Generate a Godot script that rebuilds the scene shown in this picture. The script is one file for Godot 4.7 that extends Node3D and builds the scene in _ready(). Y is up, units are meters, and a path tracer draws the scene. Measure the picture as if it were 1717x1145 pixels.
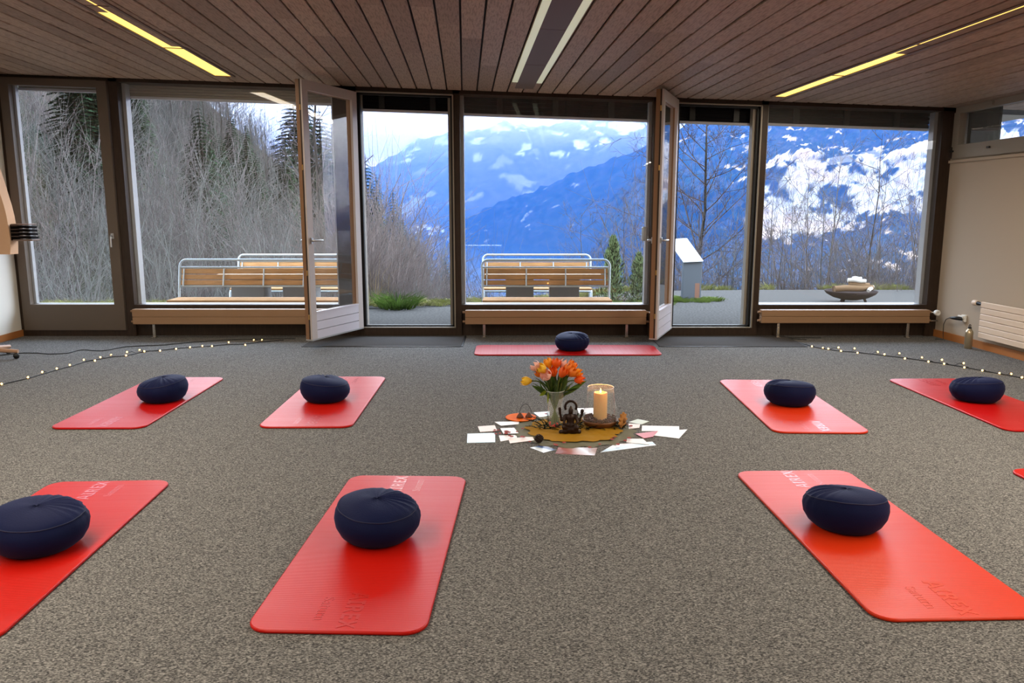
extends Node3D

# ---------------------------------------------------------------- camera, sky, light
const EXPOSURE := 1.0
const SKY_ENERGY := 3.0
const LAMP_ENERGY := 3.2
const YAW := 0.06            # the ceiling planks and light strips run a little askew to the window wall

func camera_and_light():
	var cam := Camera3D.new(); cam.name = "camera"
	cam.position = Vector3(0, 1.35, 0)
	cam.rotation = Vector3(-atan(220.0 / 1310.0), 0, 0)
	cam.fov = 2.0 * rad_to_deg(atan(572.5 / 1310.0))
	cam.near = 0.05; cam.far = 12000.0
	add_child(cam); cam.current = true
	var env := Environment.new()
	env.background_mode = Environment.BG_SKY
	var sm := ProceduralSkyMaterial.new()
	sm.sky_top_color = Color(0.82, 0.9, 1.0); sm.sky_horizon_color = Color(1.0, 0.99, 0.97)
	sm.sky_curve = 0.2
	sm.ground_bottom_color = Color(0.2, 0.24, 0.28); sm.ground_horizon_color = Color(0.35, 0.42, 0.5)
	sm.sky_energy_multiplier = SKY_ENERGY; sm.ground_energy_multiplier = 1.0
	sm.sun_angle_max = 24.0; sm.sun_curve = 1.0
	var sun := DirectionalLight3D.new(); sun.name = "veiled_sun"; sun.sky_mode = DirectionalLight3D.SKY_MODE_SKY_ONLY   # the sun glowing through cloud over the far summit
	sun.light_color = Color(1.0, 0.98, 0.95); sun.light_energy = 9.0; sun.shadow_enabled = true
	add_child(sun); sun.look_at_from_position(Vector3.ZERO, Vector3(0.13, -0.17, 1.0))
	var sky := Sky.new(); sky.sky_material = sm; env.sky = sky
	env.tonemap_mode = Environment.TONE_MAPPER_LINEAR
	env.tonemap_exposure = EXPOSURE
	env.sdfgi_enabled = true; env.ssao_enabled = true; env.ssil_enabled = true
	env.volumetric_fog_enabled = true; env.volumetric_fog_density = 0.0
	var we := WorldEnvironment.new(); we.name = "world"; we.environment = env; add_child(we)

# ---------------------------------------------------------------- helpers: nodes
var rng := RandomNumberGenerator.new()
var taken := {}
var M := {}

func numbered(n: String) -> String:
	if not taken.has(n):
		taken[n] = 0
		return n
	taken[n] += 1
	return "%s_%03d" % [n, taken[n]]

func thing(called: String, label: String, category: String, at := Vector3.ZERO, turn := 0.0, group := "") -> Node3D:
	var o := Node3D.new(); o.name = numbered(called); add_child(o)
	o.position = at; o.rotation.y = turn
	tag(o, label, category, group)
	return o

func tag(o: Node, label: String, category: String, group := ""):
	o.set_meta("label", label); o.set_meta("category", category)
	if group: o.set_meta("group", group)

func struct_node(called: String, label := "", category := "") -> Node3D:
	var o := Node3D.new(); o.name = called; add_child(o)
	o.set_meta("kind", "structure")
	if label: o.set_meta("label", label)
	if category: o.set_meta("category", category)
	return o

func solo(called: String, mesh: Mesh, mat: Material, label: String, category: String, at := Vector3.ZERO, group := "") -> MeshInstance3D:
	var o := MeshInstance3D.new(); o.name = numbered(called); o.mesh = mesh; o.material_override = mat
	add_child(o); o.position = at
	tag(o, label, category, group)
	return o

func part(called: String, mesh: Mesh, mat: Material, parent: Node, at := Vector3.ZERO, label := "") -> MeshInstance3D:
	var o := MeshInstance3D.new(); o.name = called; o.mesh = mesh; o.material_override = mat
	parent.add_child(o, true); o.position = at
	if label: o.set_meta("label", label)
	return o

func copy_of(o: Node3D, at: Vector3, turn: float, label: String) -> Node3D:
	var c: Node3D = o.duplicate()
	c.name = numbered(str(o.name).rstrip("0123456789_") if str(o.name).right(4).begins_with("_0") else str(o.name))
	add_child(c); c.position = at; c.rotation.y = turn
	c.set_meta("label", label)
	return c

# ---------------------------------------------------------------- helpers: materials
func mat(c: Color, rough := 0.7, metal := 0.0, spec := 0.5) -> StandardMaterial3D:
	var m := StandardMaterial3D.new()
	m.albedo_color = c; m.roughness = rough; m.metallic = metal; m.metallic_specular = spec
	return m

func noise(freq: float, octaves := 4, kind := FastNoiseLite.TYPE_SIMPLEX_SMOOTH, s := 1) -> FastNoiseLite:
	var n := FastNoiseLite.new(); n.noise_type = kind; n.frequency = freq; n.seed = s
	n.fractal_octaves = octaves
	if octaves < 2: n.fractal_type = FastNoiseLite.FRACTAL_NONE
	return n

func ramp(stops: Array) -> Gradient:
	var g := Gradient.new()
	g.offsets = PackedFloat32Array(stops.map(func(s): return s[0]))
	g.colors = PackedColorArray(stops.map(func(s): return s[1]))
	return g

func noise_tex(n: FastNoiseLite, size: int, stops: Array, bump := -1.0, h := 0) -> NoiseTexture2D:
	var t := NoiseTexture2D.new(); t.width = size; t.height = h if h else size; t.seamless = true; t.noise = n
	t.generate_mipmaps = false
	if stops: t.color_ramp = ramp(stops)
	if bump > 0.0: t.as_normal_map = true; t.bump_strength = bump
	return t

func g(v: float, a := 1.0) -> Color: return Color(v, v, v, a)

func tri(m: StandardMaterial3D, scale: Vector3, world := false) -> StandardMaterial3D:
	m.uv1_triplanar = true; m.uv1_scale = scale
	m.uv1_world_triplanar = world; m.uv1_triplanar_sharpness = 4.0
	return m

# ---------------------------------------------------------------- helpers: shapes
func new_st(smooth := false) -> SurfaceTool:
	var st := SurfaceTool.new(); st.begin(Mesh.PRIMITIVE_TRIANGLES)
	st.set_smooth_group(1 if smooth else -1)
	return st

func done(st: SurfaceTool) -> ArrayMesh:
	st.generate_normals()
	return st.commit()

func tri3(st: SurfaceTool, a: Vector3, b: Vector3, c: Vector3):    # counter-clockwise seen from outside
	st.add_vertex(a); st.add_vertex(c); st.add_vertex(b)

func quad(st: SurfaceTool, a: Vector3, b: Vector3, c: Vector3, d: Vector3):
	tri3(st, a, b, c); tri3(st, a, c, d)

func box(st: SurfaceTool, c: Vector3, s: Vector3, bev := 0.0, t := Transform3D.IDENTITY):
	st.set_smooth_group(-1)
	var h := s * 0.5
	var b: float = min(bev, min(h.x, min(h.y, h.z)) * 0.9)
	var P := func(x, y, z, k): # corner (x,y,z in -1/1), k: which face the point lies on
		var v := Vector3(x * (h.x - (0.0 if k == 0 else b)), y * (h.y - (0.0 if k == 1 else b)), z * (h.z - (0.0 if k == 2 else b)))
		return t * (c + v)
	for s1 in [-1, 1]:
		var q0 := [P.call(s1, -1, -1, 0), P.call(s1, 1, -1, 0), P.call(s1, 1, 1, 0), P.call(s1, -1, 1, 0)]
		var q1 := [P.call(-1, s1, -1, 1), P.call(-1, s1, 1, 1), P.call(1, s1, 1, 1), P.call(1, s1, -1, 1)]
		var q2 := [P.call(-1, -1, s1, 2), P.call(1, -1, s1, 2), P.call(1, 1, s1, 2), P.call(-1, 1, s1, 2)]
		for q in [q0, q1, q2]:
			if s1 > 0: quad(st, q[0], q[1], q[2], q[3])
			else: quad(st, q[3], q[2], q[1], q[0])
	if b <= 0.0: return
	for a in [-1, 1]:
		for d in [-1, 1]:
			var e1 := [P.call(a, d, -1, 0), P.call(a, d, 1, 0), P.call(a, d, 1, 1), P.call(a, d, -1, 1)]
			var e2 := [P.call(a, -1, d, 2), P.call(a, 1, d, 2), P.call(a, 1, d, 0), P.call(a, -1, d, 0)]
			var e3 := [P.call(-1, a, d, 1), P.call(1, a, d, 1), P.call(1, a, d, 2), P.call(-1, a, d, 2)]
			for e in [e1, e2, e3]:
				if a * d < 0: quad(st, e[0], e[1], e[2], e[3])
				else: quad(st, e[3], e[2], e[1], e[0])
			for z in [-1, 1]:
				var p := [P.call(a, d, z, 0), P.call(a, d, z, 1), P.call(a, d, z, 2)]
				if a * d * z > 0: tri3(st, p[0], p[1], p[2])
				else: tri3(st, p[2], p[1], p[0])

func box_mesh(s: Vector3, bev := 0.004) -> ArrayMesh:
	var st := new_st(); box(st, Vector3.ZERO, s, bev)
	return done(st)

# a bar between x0 and x1 whose lower and upper edges may slope; z0 is the near face
func slab(st: SurfaceTool, x0: float, x1: float, b0: float, t0: float, b1: float, t1: float, z0: float, z1: float):
	st.set_smooth_group(-1)
	var a := Vector3(x0, b0, z0); var b := Vector3(x1, b1, z0); var c := Vector3(x1, t1, z0); var d := Vector3(x0, t0, z0)
	var k := Vector3(0, 0, z1 - z0)
	quad(st, a, b, c, d); quad(st, b + k, a + k, d + k, c + k)
	quad(st, d, c, c + k, d + k); quad(st, a + k, b + k, b, a)
	quad(st, b, b + k, c + k, c); quad(st, a + k, a, d, d + k)

func slab_mesh(x0, x1, b0, t0, b1, t1, z0, z1) -> ArrayMesh:
	var st := new_st(); slab(st, x0, x1, b0, t0, b1, t1, z0, z1)
	return done(st)

func tube(st: SurfaceTool, pts: Array, r, n := 8, caps := true, closed := false):
	var m := pts.size()
	var rings := []
	var up := Vector3.UP
	var d0: Vector3 = (pts[1] - pts[0]).normalized()
	if absf(d0.dot(up)) > 0.9: up = Vector3.RIGHT
	var side := d0.cross(up).normalized()
	for i in m:
		var d: Vector3
		if closed: d = pts[(i + 1) % m] - pts[(i + m - 1) % m]
		else: d = pts[mini(i + 1, m - 1)] - pts[maxi(i - 1, 0)]
		d = d.normalized()
		side = (side - d * side.dot(d)).normalized()
		var v := d.cross(side)
		var rad: float = r[i] if r is Array else r
		var ring := []
		for k in n:
			var a := TAU * k / n
			ring.append(pts[i] + (side * cos(a) + v * sin(a)) * rad)
		rings.append(ring)
	st.set_smooth_group(1)
	for i in (m if closed else m - 1):
		var A = rings[i]; var B = rings[(i + 1) % m]
		for k in n:
			var l := (k + 1) % n
			quad(st, A[k], A[l], B[l], B[k])
	if caps and not closed:
		st.set_smooth_group(-1)
		for k in range(1, n - 1):
			tri3(st, rings[0][0], rings[0][k + 1], rings[0][k])
			tri3(st, rings[m - 1][0], rings[m - 1][k], rings[m - 1][k + 1])

func tube_mesh(pts: Array, r, n := 8, caps := true, closed := false) -> ArrayMesh:
	var st := new_st(); tube(st, pts, r, n, caps, closed)
	return done(st)

# profile of Vector2(radius, height), listed from the bottom up along the outside
func lathe(st: SurfaceTool, prof: Array, n := 24, t := Transform3D.IDENTITY, smooth := true):
	st.set_smooth_group(1 if smooth else -1)
	for i in prof.size() - 1:
		for k in n:
			var a := TAU * k / n; var b := TAU * (k + 1) / n
			var p: Vector2 = prof[i]; var q: Vector2 = prof[i + 1]
			var A := t * Vector3(p.x * cos(a), p.y, -p.x * sin(a)); var B := t * Vector3(p.x * cos(b), p.y, -p.x * sin(b))
			var C := t * Vector3(q.x * cos(b), q.y, -q.x * sin(b)); var D := t * Vector3(q.x * cos(a), q.y, -q.x * sin(a))
			if p.x > 1e-5: tri3(st, A, B, C if q.x > 1e-5 else D)
			if q.x > 1e-5: tri3(st, A, C, D)

func lathe_mesh(prof: Array, n := 24, smooth := true) -> ArrayMesh:
	var st := new_st(smooth); lathe(st, prof, n, Transform3D.IDENTITY, smooth)
	return done(st)

# a sheet of rows of points, smooth, with optional colours; seen from the side where rows run upwards and columns to the right
func sheet(rows: Array, cols = null) -> ArrayMesh:
	var h := rows.size(); var w: int = rows[0].size()
	var v := PackedVector3Array(); var c := PackedColorArray(); var idx := PackedInt32Array()
	for j in h:
		for i in w:
			v.append(rows[j][i])
			if cols: c.append(cols[j][i])
	var nrm := PackedVector3Array(); nrm.resize(v.size())
	for j in h - 1:
		for i in w - 1:
			var a := j * w + i; var b := a + 1; var d := a + w; var e := d + 1
			idx.append_array([a, e, b, a, d, e])
			var n1 := (v[b] - v[a]).cross(v[e] - v[a]); var n2 := (v[e] - v[a]).cross(v[d] - v[a])
			nrm[a] += n1 + n2; nrm[b] += n1; nrm[e] += n1 + n2; nrm[d] += n2
	for i in nrm.size(): nrm[i] = nrm[i].normalized()
	var ar := []; ar.resize(Mesh.ARRAY_MAX)
	ar[Mesh.ARRAY_VERTEX] = v; ar[Mesh.ARRAY_NORMAL] = nrm; ar[Mesh.ARRAY_INDEX] = idx
	if cols: ar[Mesh.ARRAY_COLOR] = c
	var me := ArrayMesh.new(); me.add_surface_from_arrays(Mesh.PRIMITIVE_TRIANGLES, ar)
	return me

func multi(called: String, mesh: Mesh, m: Material, places: Array, parent: Node, tints = null) -> MultiMeshInstance3D:
	var mm := MultiMesh.new(); mm.transform_format = MultiMesh.TRANSFORM_3D; mm.mesh = mesh
	if tints: mm.use_colors = true
	mm.instance_count = places.size()
	for i in places.size():
		mm.set_instance_transform(i, places[i])
		if tints: mm.set_instance_color(i, tints[i])
	var o := MultiMeshInstance3D.new(); o.name = called; o.multimesh = mm; o.material_override = m
	o.set_meta("kind", "stuff")
	parent.add_child(o, true)
	return o

# ---------------------------------------------------------------- materials
func make_materials():
	var carpet := mat(Color.WHITE, 1.0, 0.0, 0.12)
	rng.seed = 404
	var im := Image.create(640, 512, false, Image.FORMAT_RGBA8)
	var yarn := [Color(0.25, 0.25, 0.255), Color(0.31, 0.308, 0.308), Color(0.375, 0.37, 0.365), Color(0.425, 0.42, 0.415), Color(0.535, 0.53, 0.52)]
	for y in 512:
		var x := 0
		while x < 640:
			var c: Color = yarn[mini(rng.randi() % 6, 4)] * rng.randf_range(0.88, 1.12)
			for k in 1 + rng.randi() % 3:
				if x < 640: im.set_pixel(x, y, Color(c.r, c.g, c.b, 1.0))
				x += 1
	carpet.albedo_texture = ImageTexture.create_from_image(im)
	M.carpet = tri(carpet, Vector3(0.66, 1, 0.8), true)
	var planks := []
	var plank_tex := noise_tex(noise(0.02, 5, FastNoiseLite.TYPE_SIMPLEX, 5), 512, [[0.0, g(0.68)], [0.45, g(0.9)], [0.6, g(0.98)], [1.0, g(0.76)]])
	for c in [Color(0.7, 0.6, 0.51), Color(0.655, 0.555, 0.475), Color(0.73, 0.63, 0.54), Color(0.625, 0.53, 0.45), Color(0.71, 0.615, 0.535)]:
		var m := mat(c, 0.55, 0, 0.4)
		m.albedo_texture = plank_tex
		planks.append(tri(m, Vector3(5.0, 3.0, 0.55)))
	M.planks = planks
	M.dark = mat(Color(0.05, 0.04, 0.035), 0.8)
	var frame := mat(Color(0.225, 0.165, 0.12), 0.5, 0, 0.4)
	frame.albedo_texture = noise_tex(noise(0.03, 4, FastNoiseLite.TYPE_SIMPLEX, 7), 256, [[0.0, g(0.8)], [1.0, g(1.0)]])
	M.frame = tri(frame, Vector3(3, 0.6, 3))
	M.door_leaf = mat(Color(0.36, 0.31, 0.26), 0.5)
	M.wood_edge = mat(Color(0.5, 0.36, 0.24), 0.5)
	M.alu = mat(Color(0.62, 0.62, 0.62), 0.45, 0.3)
	M.white_paint = mat(Color(0.72, 0.68, 0.66), 0.45)
	M.panel_paint = mat(Color(0.78, 0.76, 0.79), 0.45)
	M.seal = mat(Color(0.03, 0.03, 0.035), 0.6)
	var pane := mat(Color(0.95, 0.98, 0.97, 0.04), 0.02, 0, 0.5)
	pane.transparency = BaseMaterial3D.TRANSPARENCY_ALPHA
	M.pane = pane
	M.brass = mat(Color(0.75, 0.6, 0.35), 0.3, 0.9)
	M.steel = mat(Color(0.7, 0.7, 0.7), 0.3, 0.9)
	M.blind = mat(Color(0.1, 0.1, 0.11), 0.8, 0, 0.15)
	M.blind_bar = mat(Color(0.72, 0.72, 0.74), 0.5)
	M.radiator = mat(Color(0.58, 0.45, 0.33), 0.5)
	M.radiator_white = mat(Color(0.86, 0.78, 0.7), 0.45)
	M.chrome = mat(Color(0.75, 0.73, 0.7), 0.25, 0.9)
	M.black = mat(Color(0.03, 0.03, 0.03), 0.5)
	M.plaster = mat(Color(0.7, 0.645, 0.58), 0.9, 0, 0.2)
	M.white_wall = mat(Color(0.87, 0.86, 0.83), 0.85)
	M.wall_hood = mat(Color(0.85, 0.68, 0.53), 0.8)
	M.base_wood = mat(Color(0.66, 0.42, 0.22), 0.5)
	M.grey_frame = mat(Color(0.55, 0.52, 0.47), 0.55)
	var asphalt := mat(Color.WHITE, 1.0); asphalt.specular_mode = BaseMaterial3D.SPECULAR_DISABLED
	asphalt.albedo_texture = noise_tex(noise(0.05, 5, FastNoiseLite.TYPE_SIMPLEX, 21), 512, [[0.0, Color(0.205, 0.198, 0.19)], [1.0, Color(0.295, 0.285, 0.272)]])
	M.asphalt = tri(asphalt, Vector3(0.7, 0.7, 0.7), true)

func yc(x: float) -> float: return 2.555 - 0.0342 * x

# ---------------------------------------------------------------- the room
func build_shell():
	var fl := MeshInstance3D.new(); fl.name = "floor"; fl.set_meta("kind", "structure")
	fl.mesh = box_mesh(Vector3(11.6, 0.2, 12.7), 0.01); fl.material_override = M.carpet
	add_child(fl); fl.position = Vector3(0, -0.1, -2.15)
	# ceiling: a dark deck with planks below it
	var ce := struct_node("ceiling")
	var st := new_st(); slab(st, -6.2, 6.2, yc(-6.2) + 0.02, yc(-6.2) + 0.25, yc(6.2) + 0.02, yc(6.2) + 0.25, 4.3, -8.9)
	part("deck", done(st), M.dark, ce)
	var tilt := atan(-0.0342)
	var w := 0.1415
	rng.seed = 11
	var meshes := {}
	for i in range(-37, 38):
		var x0 := -0.285 + 0.1555 * i     # axis of the plank where it meets the window wall
		var z := -8.38
		var first := true
		while z < 4.0:
			var ln: float = [1.8, 2.4, 3.0, 3.6, 4.2][rng.randi() % 5]
			if first: ln *= 0.6 + 0.2 * (rng.randi() % 3)
			first = false
			ln = minf(ln, 4.05 - z)
			ln = snappedf(ln, 0.05)
			if ln < 0.1: break
			var mid := z + ln * 0.5
			var x := x0 + YAW * (mid + 8.4)
			if x > -5.9 and x < 5.6 and not in_strip(x, z, z + ln):
				if not meshes.has(ln): meshes[ln] = box_mesh(Vector3(w, 0.018, ln - 0.003), 0.003)
				var p := part("plank", meshes[ln], M.planks[rng.randi() % 5], ce, Vector3(x, yc(x) + 0.009, mid))
				p.rotation = Vector3(0, atan(YAW), tilt)
			z += ln
	# walls behind and beside
	var wl := struct_node("wall_left")
	var L := Vector3(-5.33, 0, -8.4); var dl := Vector3(0.06, 0, 1)
	st = new_st(); wall_box(st, L + dl * -0.2, L + dl * 12.5, Vector3(-0.2, 0, 0), 0, 2.9); part("panel", done(st), M.white_wall, wl)
	st = new_st(); wall_box(st, L + Vector3(0.015, 0, 0), L + dl * 12.5 + Vector3(0.015, 0, 0), Vector3(-0.014, 0, 0), 0.0, 0.07)
	var bl := MeshInstance3D.new(); bl.name = "baseboard_left"; bl.set_meta("kind", "structure"); bl.mesh = done(st); bl.material_override = M.base_wood; add_child(bl)
	var wr := struct_node("wall_right")
	var R := Vector3(4.6, 0, -8.4); var dr := Vector3(0.0447, 0, 1)
	st = new_st(); wall_box(st, R + dr * -0.2, R + dr * 12.5, Vector3(0.2, 0, 0), 0, 1.88); part("panel", done(st), M.plaster, wr)
	st = new_st(); wall_box(st, R + dr * 6.0, R + dr * 12.5, Vector3(0.2, 0, 0), 1.88, 2.7); part("upper_panel", done(st), M.plaster, wr)
	st = new_st(); wall_box(st, R + dr * -0.02 + Vector3(-0.02, 0, 0), R + dr * 12.5 + Vector3(-0.02, 0, 0), Vector3(0.1, 0, 0), 1.835, 1.862); part("ledge", done(st), M.plaster, wr)
	st = new_st(); wall_box(st, R + Vector3(-0.015, 0, 0), R + dr * 12.5 + Vector3(-0.015, 0, 0), Vector3(0.014, 0, 0), 0.0, 0.075)
	var br := MeshInstance3D.new(); br.name = "baseboard_right"; br.set_meta("kind", "structure"); br.mesh = done(st); br.material_override = M.base_wood; add_child(br)
	var wb := struct_node("wall_back")
	part("panel", slab_mesh(-6, 6.2, 0, 3, 0, 3, 4.25, 4.05), M.door_leaf, wb)
	# high strip window in the right wall
	var wn := struct_node("window_4", "narrow grey framed clerestory window high in the right wall", "window")
	var a := R + dr * 0.02; var b := R + dr * 6.0
	var rails := [[1.862, 2.015], [2.335, 2.45]]
	for q in rails:
		st = new_st(); wall_box(st, a, b, Vector3(0.07, 0, 0), q[0], q[1]); part("rail", done(st), M.grey_frame, wn)
	for s in [[0.0, 0.1], [1.2, 1.3], [2.5, 2.6], [3.8, 3.9], [5.1, 5.2]]:
		st = new_st(); wall_box(st, R + dr * s[0], R + dr * s[1], Vector3(0.07, 0, 0), 2.0, 2.345); part("stile", done(st), M.grey_frame, wn)
	st = new_st(); wall_box(st, a + Vector3(0.04, 0, 0), b + Vector3(0.04, 0, 0), Vector3(0.005, 0, 0), 2.0, 2.34); part("pane", done(st), M.pane, wn)
	for s in [[0.03, 2.245], [0.62, 1.955]]:
		var cl: Vector3 = R + dr * s[0] + Vector3(-0.012, 0, 0)
		part("catch", box_mesh(Vector3(0.02, 0.018, 0.045)), M.black, wn, Vector3(cl.x, 1.955, cl.z))
	st = new_st(); wall_box(st, R + dr * 0.55 + Vector3(-0.02, 0, 0), R + dr * 0.63 + Vector3(-0.02, 0, 0), Vector3(0.02, 0, 0), 2.35, 2.385); part("latch", done(st), M.grey_frame, wn)
	# dark blind panels outside behind parts of the strip
	for s in [[0.05, 0.55], [1.08, 1.9]]:
		st = new_st(); wall_box(st, R + dr * s[0] + Vector3(0.12, 0, 0), R + dr * s[1] + Vector3(0.12, 0, 0), Vector3(0.02, 0, 0), 1.95, 2.4); part("shutter", done(st), M.dark, wn)

func wall_box(st: SurfaceTool, a: Vector3, b: Vector3, thick: Vector3, y0: float, y1: float):
	st.set_smooth_group(-1)
	var p := [a + Vector3(0, y0, 0), b + Vector3(0, y0, 0), b + Vector3(0, y1, 0), a + Vector3(0, y1, 0)]
	var c: Vector3 = (a + b) * 0.5 + thick * 0.5 + Vector3(0, (y0 + y1) * 0.5, 0)
	var q := p.map(func(v): return v + thick)
	for f in [[p[0], p[1], p[2], p[3]], [q[0], q[1], q[2], q[3]], [p[0], p[1], q[1], q[0]], [p[3], p[2], q[2], q[3]], [p[0], p[3], q[3], q[0]], [p[1], p[2], q[2], q[1]]]:
		var n: Vector3 = (f[1] - f[0]).cross(f[2] - f[0])
		if n.dot((f[0] + f[2]) * 0.5 - c) > 0.0: quad(st, f[0], f[1], f[2], f[3])
		else: quad(st, f[3], f[2], f[1], f[0])

func pane_mesh(x0: float, x1: float, b: float, t0: float, t1: float, z: float) -> ArrayMesh:   # one sheet: the material stands for both faces of the glass
	var st := new_st(); quad(st, Vector3(x0, b, z), Vector3(x1, b, z), Vector3(x1, t1, z), Vector3(x0, t0, z))
	return done(st)

# light strips: offset of the axis at the window wall, half width, end nearest the wall
const STRIPS := [[-2.845, 0.095, -7.96], [2.62, 0.07, -8.02], [0.1, 0.105, -8.08]]
func in_strip(_x: float, _z0: float, _z1: float) -> bool: return false

func build_windows():
	var wall := struct_node("wall_front")
	var F: Material = M.frame
	# head beam and posts
	part("head_beam", slab_mesh(-5.6, 4.9, yc(-5.6) - 0.035, yc(-5.6) + 0.2, yc(4.9) - 0.035, yc(4.9) + 0.2, -8.4, -8.62), F, wall)
	for p in [[-5.5, -5.285], [-4.175, -4.085], [-1.865, -1.615], [-0.615, -0.545], [1.475, 1.725], [2.595, 2.665], [4.485, 4.8]]:
		part("post", slab_mesh(p[0], p[1], 0, yc(p[0]), 0, yc(p[1]), -8.4, -8.56), F, wall)
	for p in [[-4.085, -1.865], [-0.545, 1.475], [2.665, 4.485]]:
		part("sill_rail", slab_mesh(p[0], p[1], 0.27, 0.342, 0.27, 0.342, -8.4, -8.5), F, wall)
		part("under_panel", slab_mesh(p[0], p[1], 0.0, 0.27, 0.0, 0.27, -8.44, -8.56), F, wall)
	for p in [[-5.285, -4.175, 0.068], [-1.615, -0.615, 0.095], [1.725, 2.595, 0.095]]:
		part("threshold", slab_mesh(p[0], p[1], 0.0, p[2], 0.0, p[2], -8.4, -8.58), F, wall)
	# fixed windows
	var wins := [[-4.085, -1.865, "window_1", "wide fixed window on the left, looking onto the wooded slope"], [-0.545, 1.475, "window_2", "wide fixed window in the middle, looking onto the lake"], [2.665, 4.485, "window_3", "wide fixed window on the right, looking onto the rocky mountain"]]
	for w in wins:
		var o := struct_node(w[2], w[3], "window")
		var x0: float = w[0]; var x1: float = w[1]
		part("pane", pane_mesh(x0, x1, 0.33, yc(x0) - 0.03, yc(x1) - 0.03, -8.45), M.pane, o)
		for e in [[x0, x0 + 0.035], [x1 - 0.035, x1]]:
			part("outer_stile", slab_mesh(e[0], e[1], 0.335, yc(e[0]), 0.335, yc(e[1]), -8.5, -8.6), M.alu, o)
		part("outer_sill", slab_mesh(x0, x1, 0.30, 0.342, 0.30, 0.342, -8.5, -8.62), M.alu, o)
	# frames round the open doorways: a seal line and a thin bright edge
	for d in [[-1.615, -0.615], [1.725, 2.595]]:
		var x0: float = d[0]; var x1: float = d[1]
		part("door_seal", slab_mesh(x0, x0 + 0.03, 0.1, yc(x0) - 0.05, 0.1, yc(x0 + 0.03) - 0.05, -8.44, -8.48), M.seal, wall)
		part("door_seal", slab_mesh(x1 - 0.03, x1, 0.1, yc(x1 - 0.03) - 0.05, 0.1, yc(x1) - 0.05, -8.44, -8.48), M.seal, wall)
		part("door_seal", slab_mesh(x0, x1, 0.095, 0.115, 0.095, 0.115, -8.44, -8.48), M.seal, wall)
		part("door_seal", slab_mesh(x0, x1, yc(x0) - 0.07, yc(x0) - 0.03, yc(x1) - 0.07, yc(x1) - 0.03, -8.44, -8.48), M.seal, wall)
		part("edge_strip", slab_mesh(x0, x1, yc(x0) - 0.055, yc(x0) - 0.043, yc(x1) - 0.055, yc(x1) - 0.043, -8.385, -8.41), M.grey_frame, wall)
		part("edge_strip", slab_mesh(x1 - 0.008, x1 + 0.006, 0.09, yc(x1) - 0.05, 0.09, yc(x1) - 0.05, -8.385, -8.41), M.grey_frame, wall)
		part("edge_strip", slab_mesh(x0, x1, 0.09, 0.1, 0.09, 0.1, -8.385, -8.41), M.grey_frame, wall)
		part("outer_jamb", slab_mesh(x1 - 0.06, x1 - 0.02, 0.1, yc(x1) - 0.05, 0.1, yc(x1) - 0.05, -8.5, -8.6), M.grey_frame, wall)
		part("outer_jamb", slab_mesh(x0, x0 + 0.03, 0.1, yc(x0) - 0.05, 0.1, yc(x0) - 0.05, -8.5, -8.6), M.grey_frame, wall)
	# closed door on the far left
	var d1 := struct_node("door_1", "closed brown glazed door at the far left of the window wall", "door")
	var x0 := -5.285; var x1 := -4.185
	var zt := -8.375; var zb := -8.45
	part("stile", slab_mesh(x0, -5.195, 0.068, yc(x0) - 0.03, 0.068, yc(-5.195) - 0.03, zt, zb), M.door_leaf, d1)
	part("stile", slab_mesh(-4.29, x1, 0.068, yc(-4.29) - 0.035, 0.068, yc(x1) - 0.035, zt, zb), M.door_leaf, d1)
	part("bottom_rail", slab_mesh(-5.195, -4.29, 0.068, 0.348, 0.068, 0.348, zt, zb), M.door_leaf, d1)
	part("top_rail", slab_mesh(-5.195, -4.29, yc(-5.195) - 0.105, yc(-5.195) - 0.03, yc(-4.29) - 0.105, yc(-4.29) - 0.03, zt, zb), M.door_leaf, d1)
	part("pane", pane_mesh(-5.195, -4.29, 0.345, yc(-5.195) - 0.1, yc(-4.29) - 0.1, -8.42), M.pane, d1)
	for e in [[-5.195, -5.17]]:
		part("glazing_bead", slab_mesh(e[0], e[1], 0.345, yc(e[0]) - 0.1, 0.345, yc(e[1]) - 0.1, -8.45, -8.5), M.alu, d1)
	part("glazing_bead", slab_mesh(-5.195, -4.29, 0.335, 0.352, 0.335, 0.352, -8.45, -8.5), M.alu, d1)
	door_handle(d1, Vector3(-4.245, 1.08, zt), -PI / 2, 1.0)
	# the two doors that stand open into the room
	door_leaf("door_2", "open glazed door leaf with pale lower panel beside the left window", Vector3(-1.605, 0, -8.385), Vector2(-0.345, 0.835), 0.905, 2.555)
	door_leaf("door_3", "open glazed door leaf seen nearly edge on, beside the middle window", Vector3(1.735, 0, -8.385), Vector2(-0.3, 0.765), 0.83, 2.475)

func door_handle(parent: Node, at: Vector3, ang: float, side: float):
	var st := new_st()
	box(st, Vector3(0, 0, 0.006 * side), Vector3(0.032, 0.06, 0.012), 0.003)
	part("handle_plate", done(st), M.steel, parent, at)
	var l := Vector3(cos(ang), sin(ang), 0) * 0.115
	part("handle", tube_mesh([Vector3(0, 0, 0), Vector3(0, 0, 0.04 * side), Vector3(0, 0, 0.048 * side) + l * 0.08, Vector3(0, 0, 0.05 * side) + l], 0.0095, 8), M.steel, parent, at)

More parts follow.
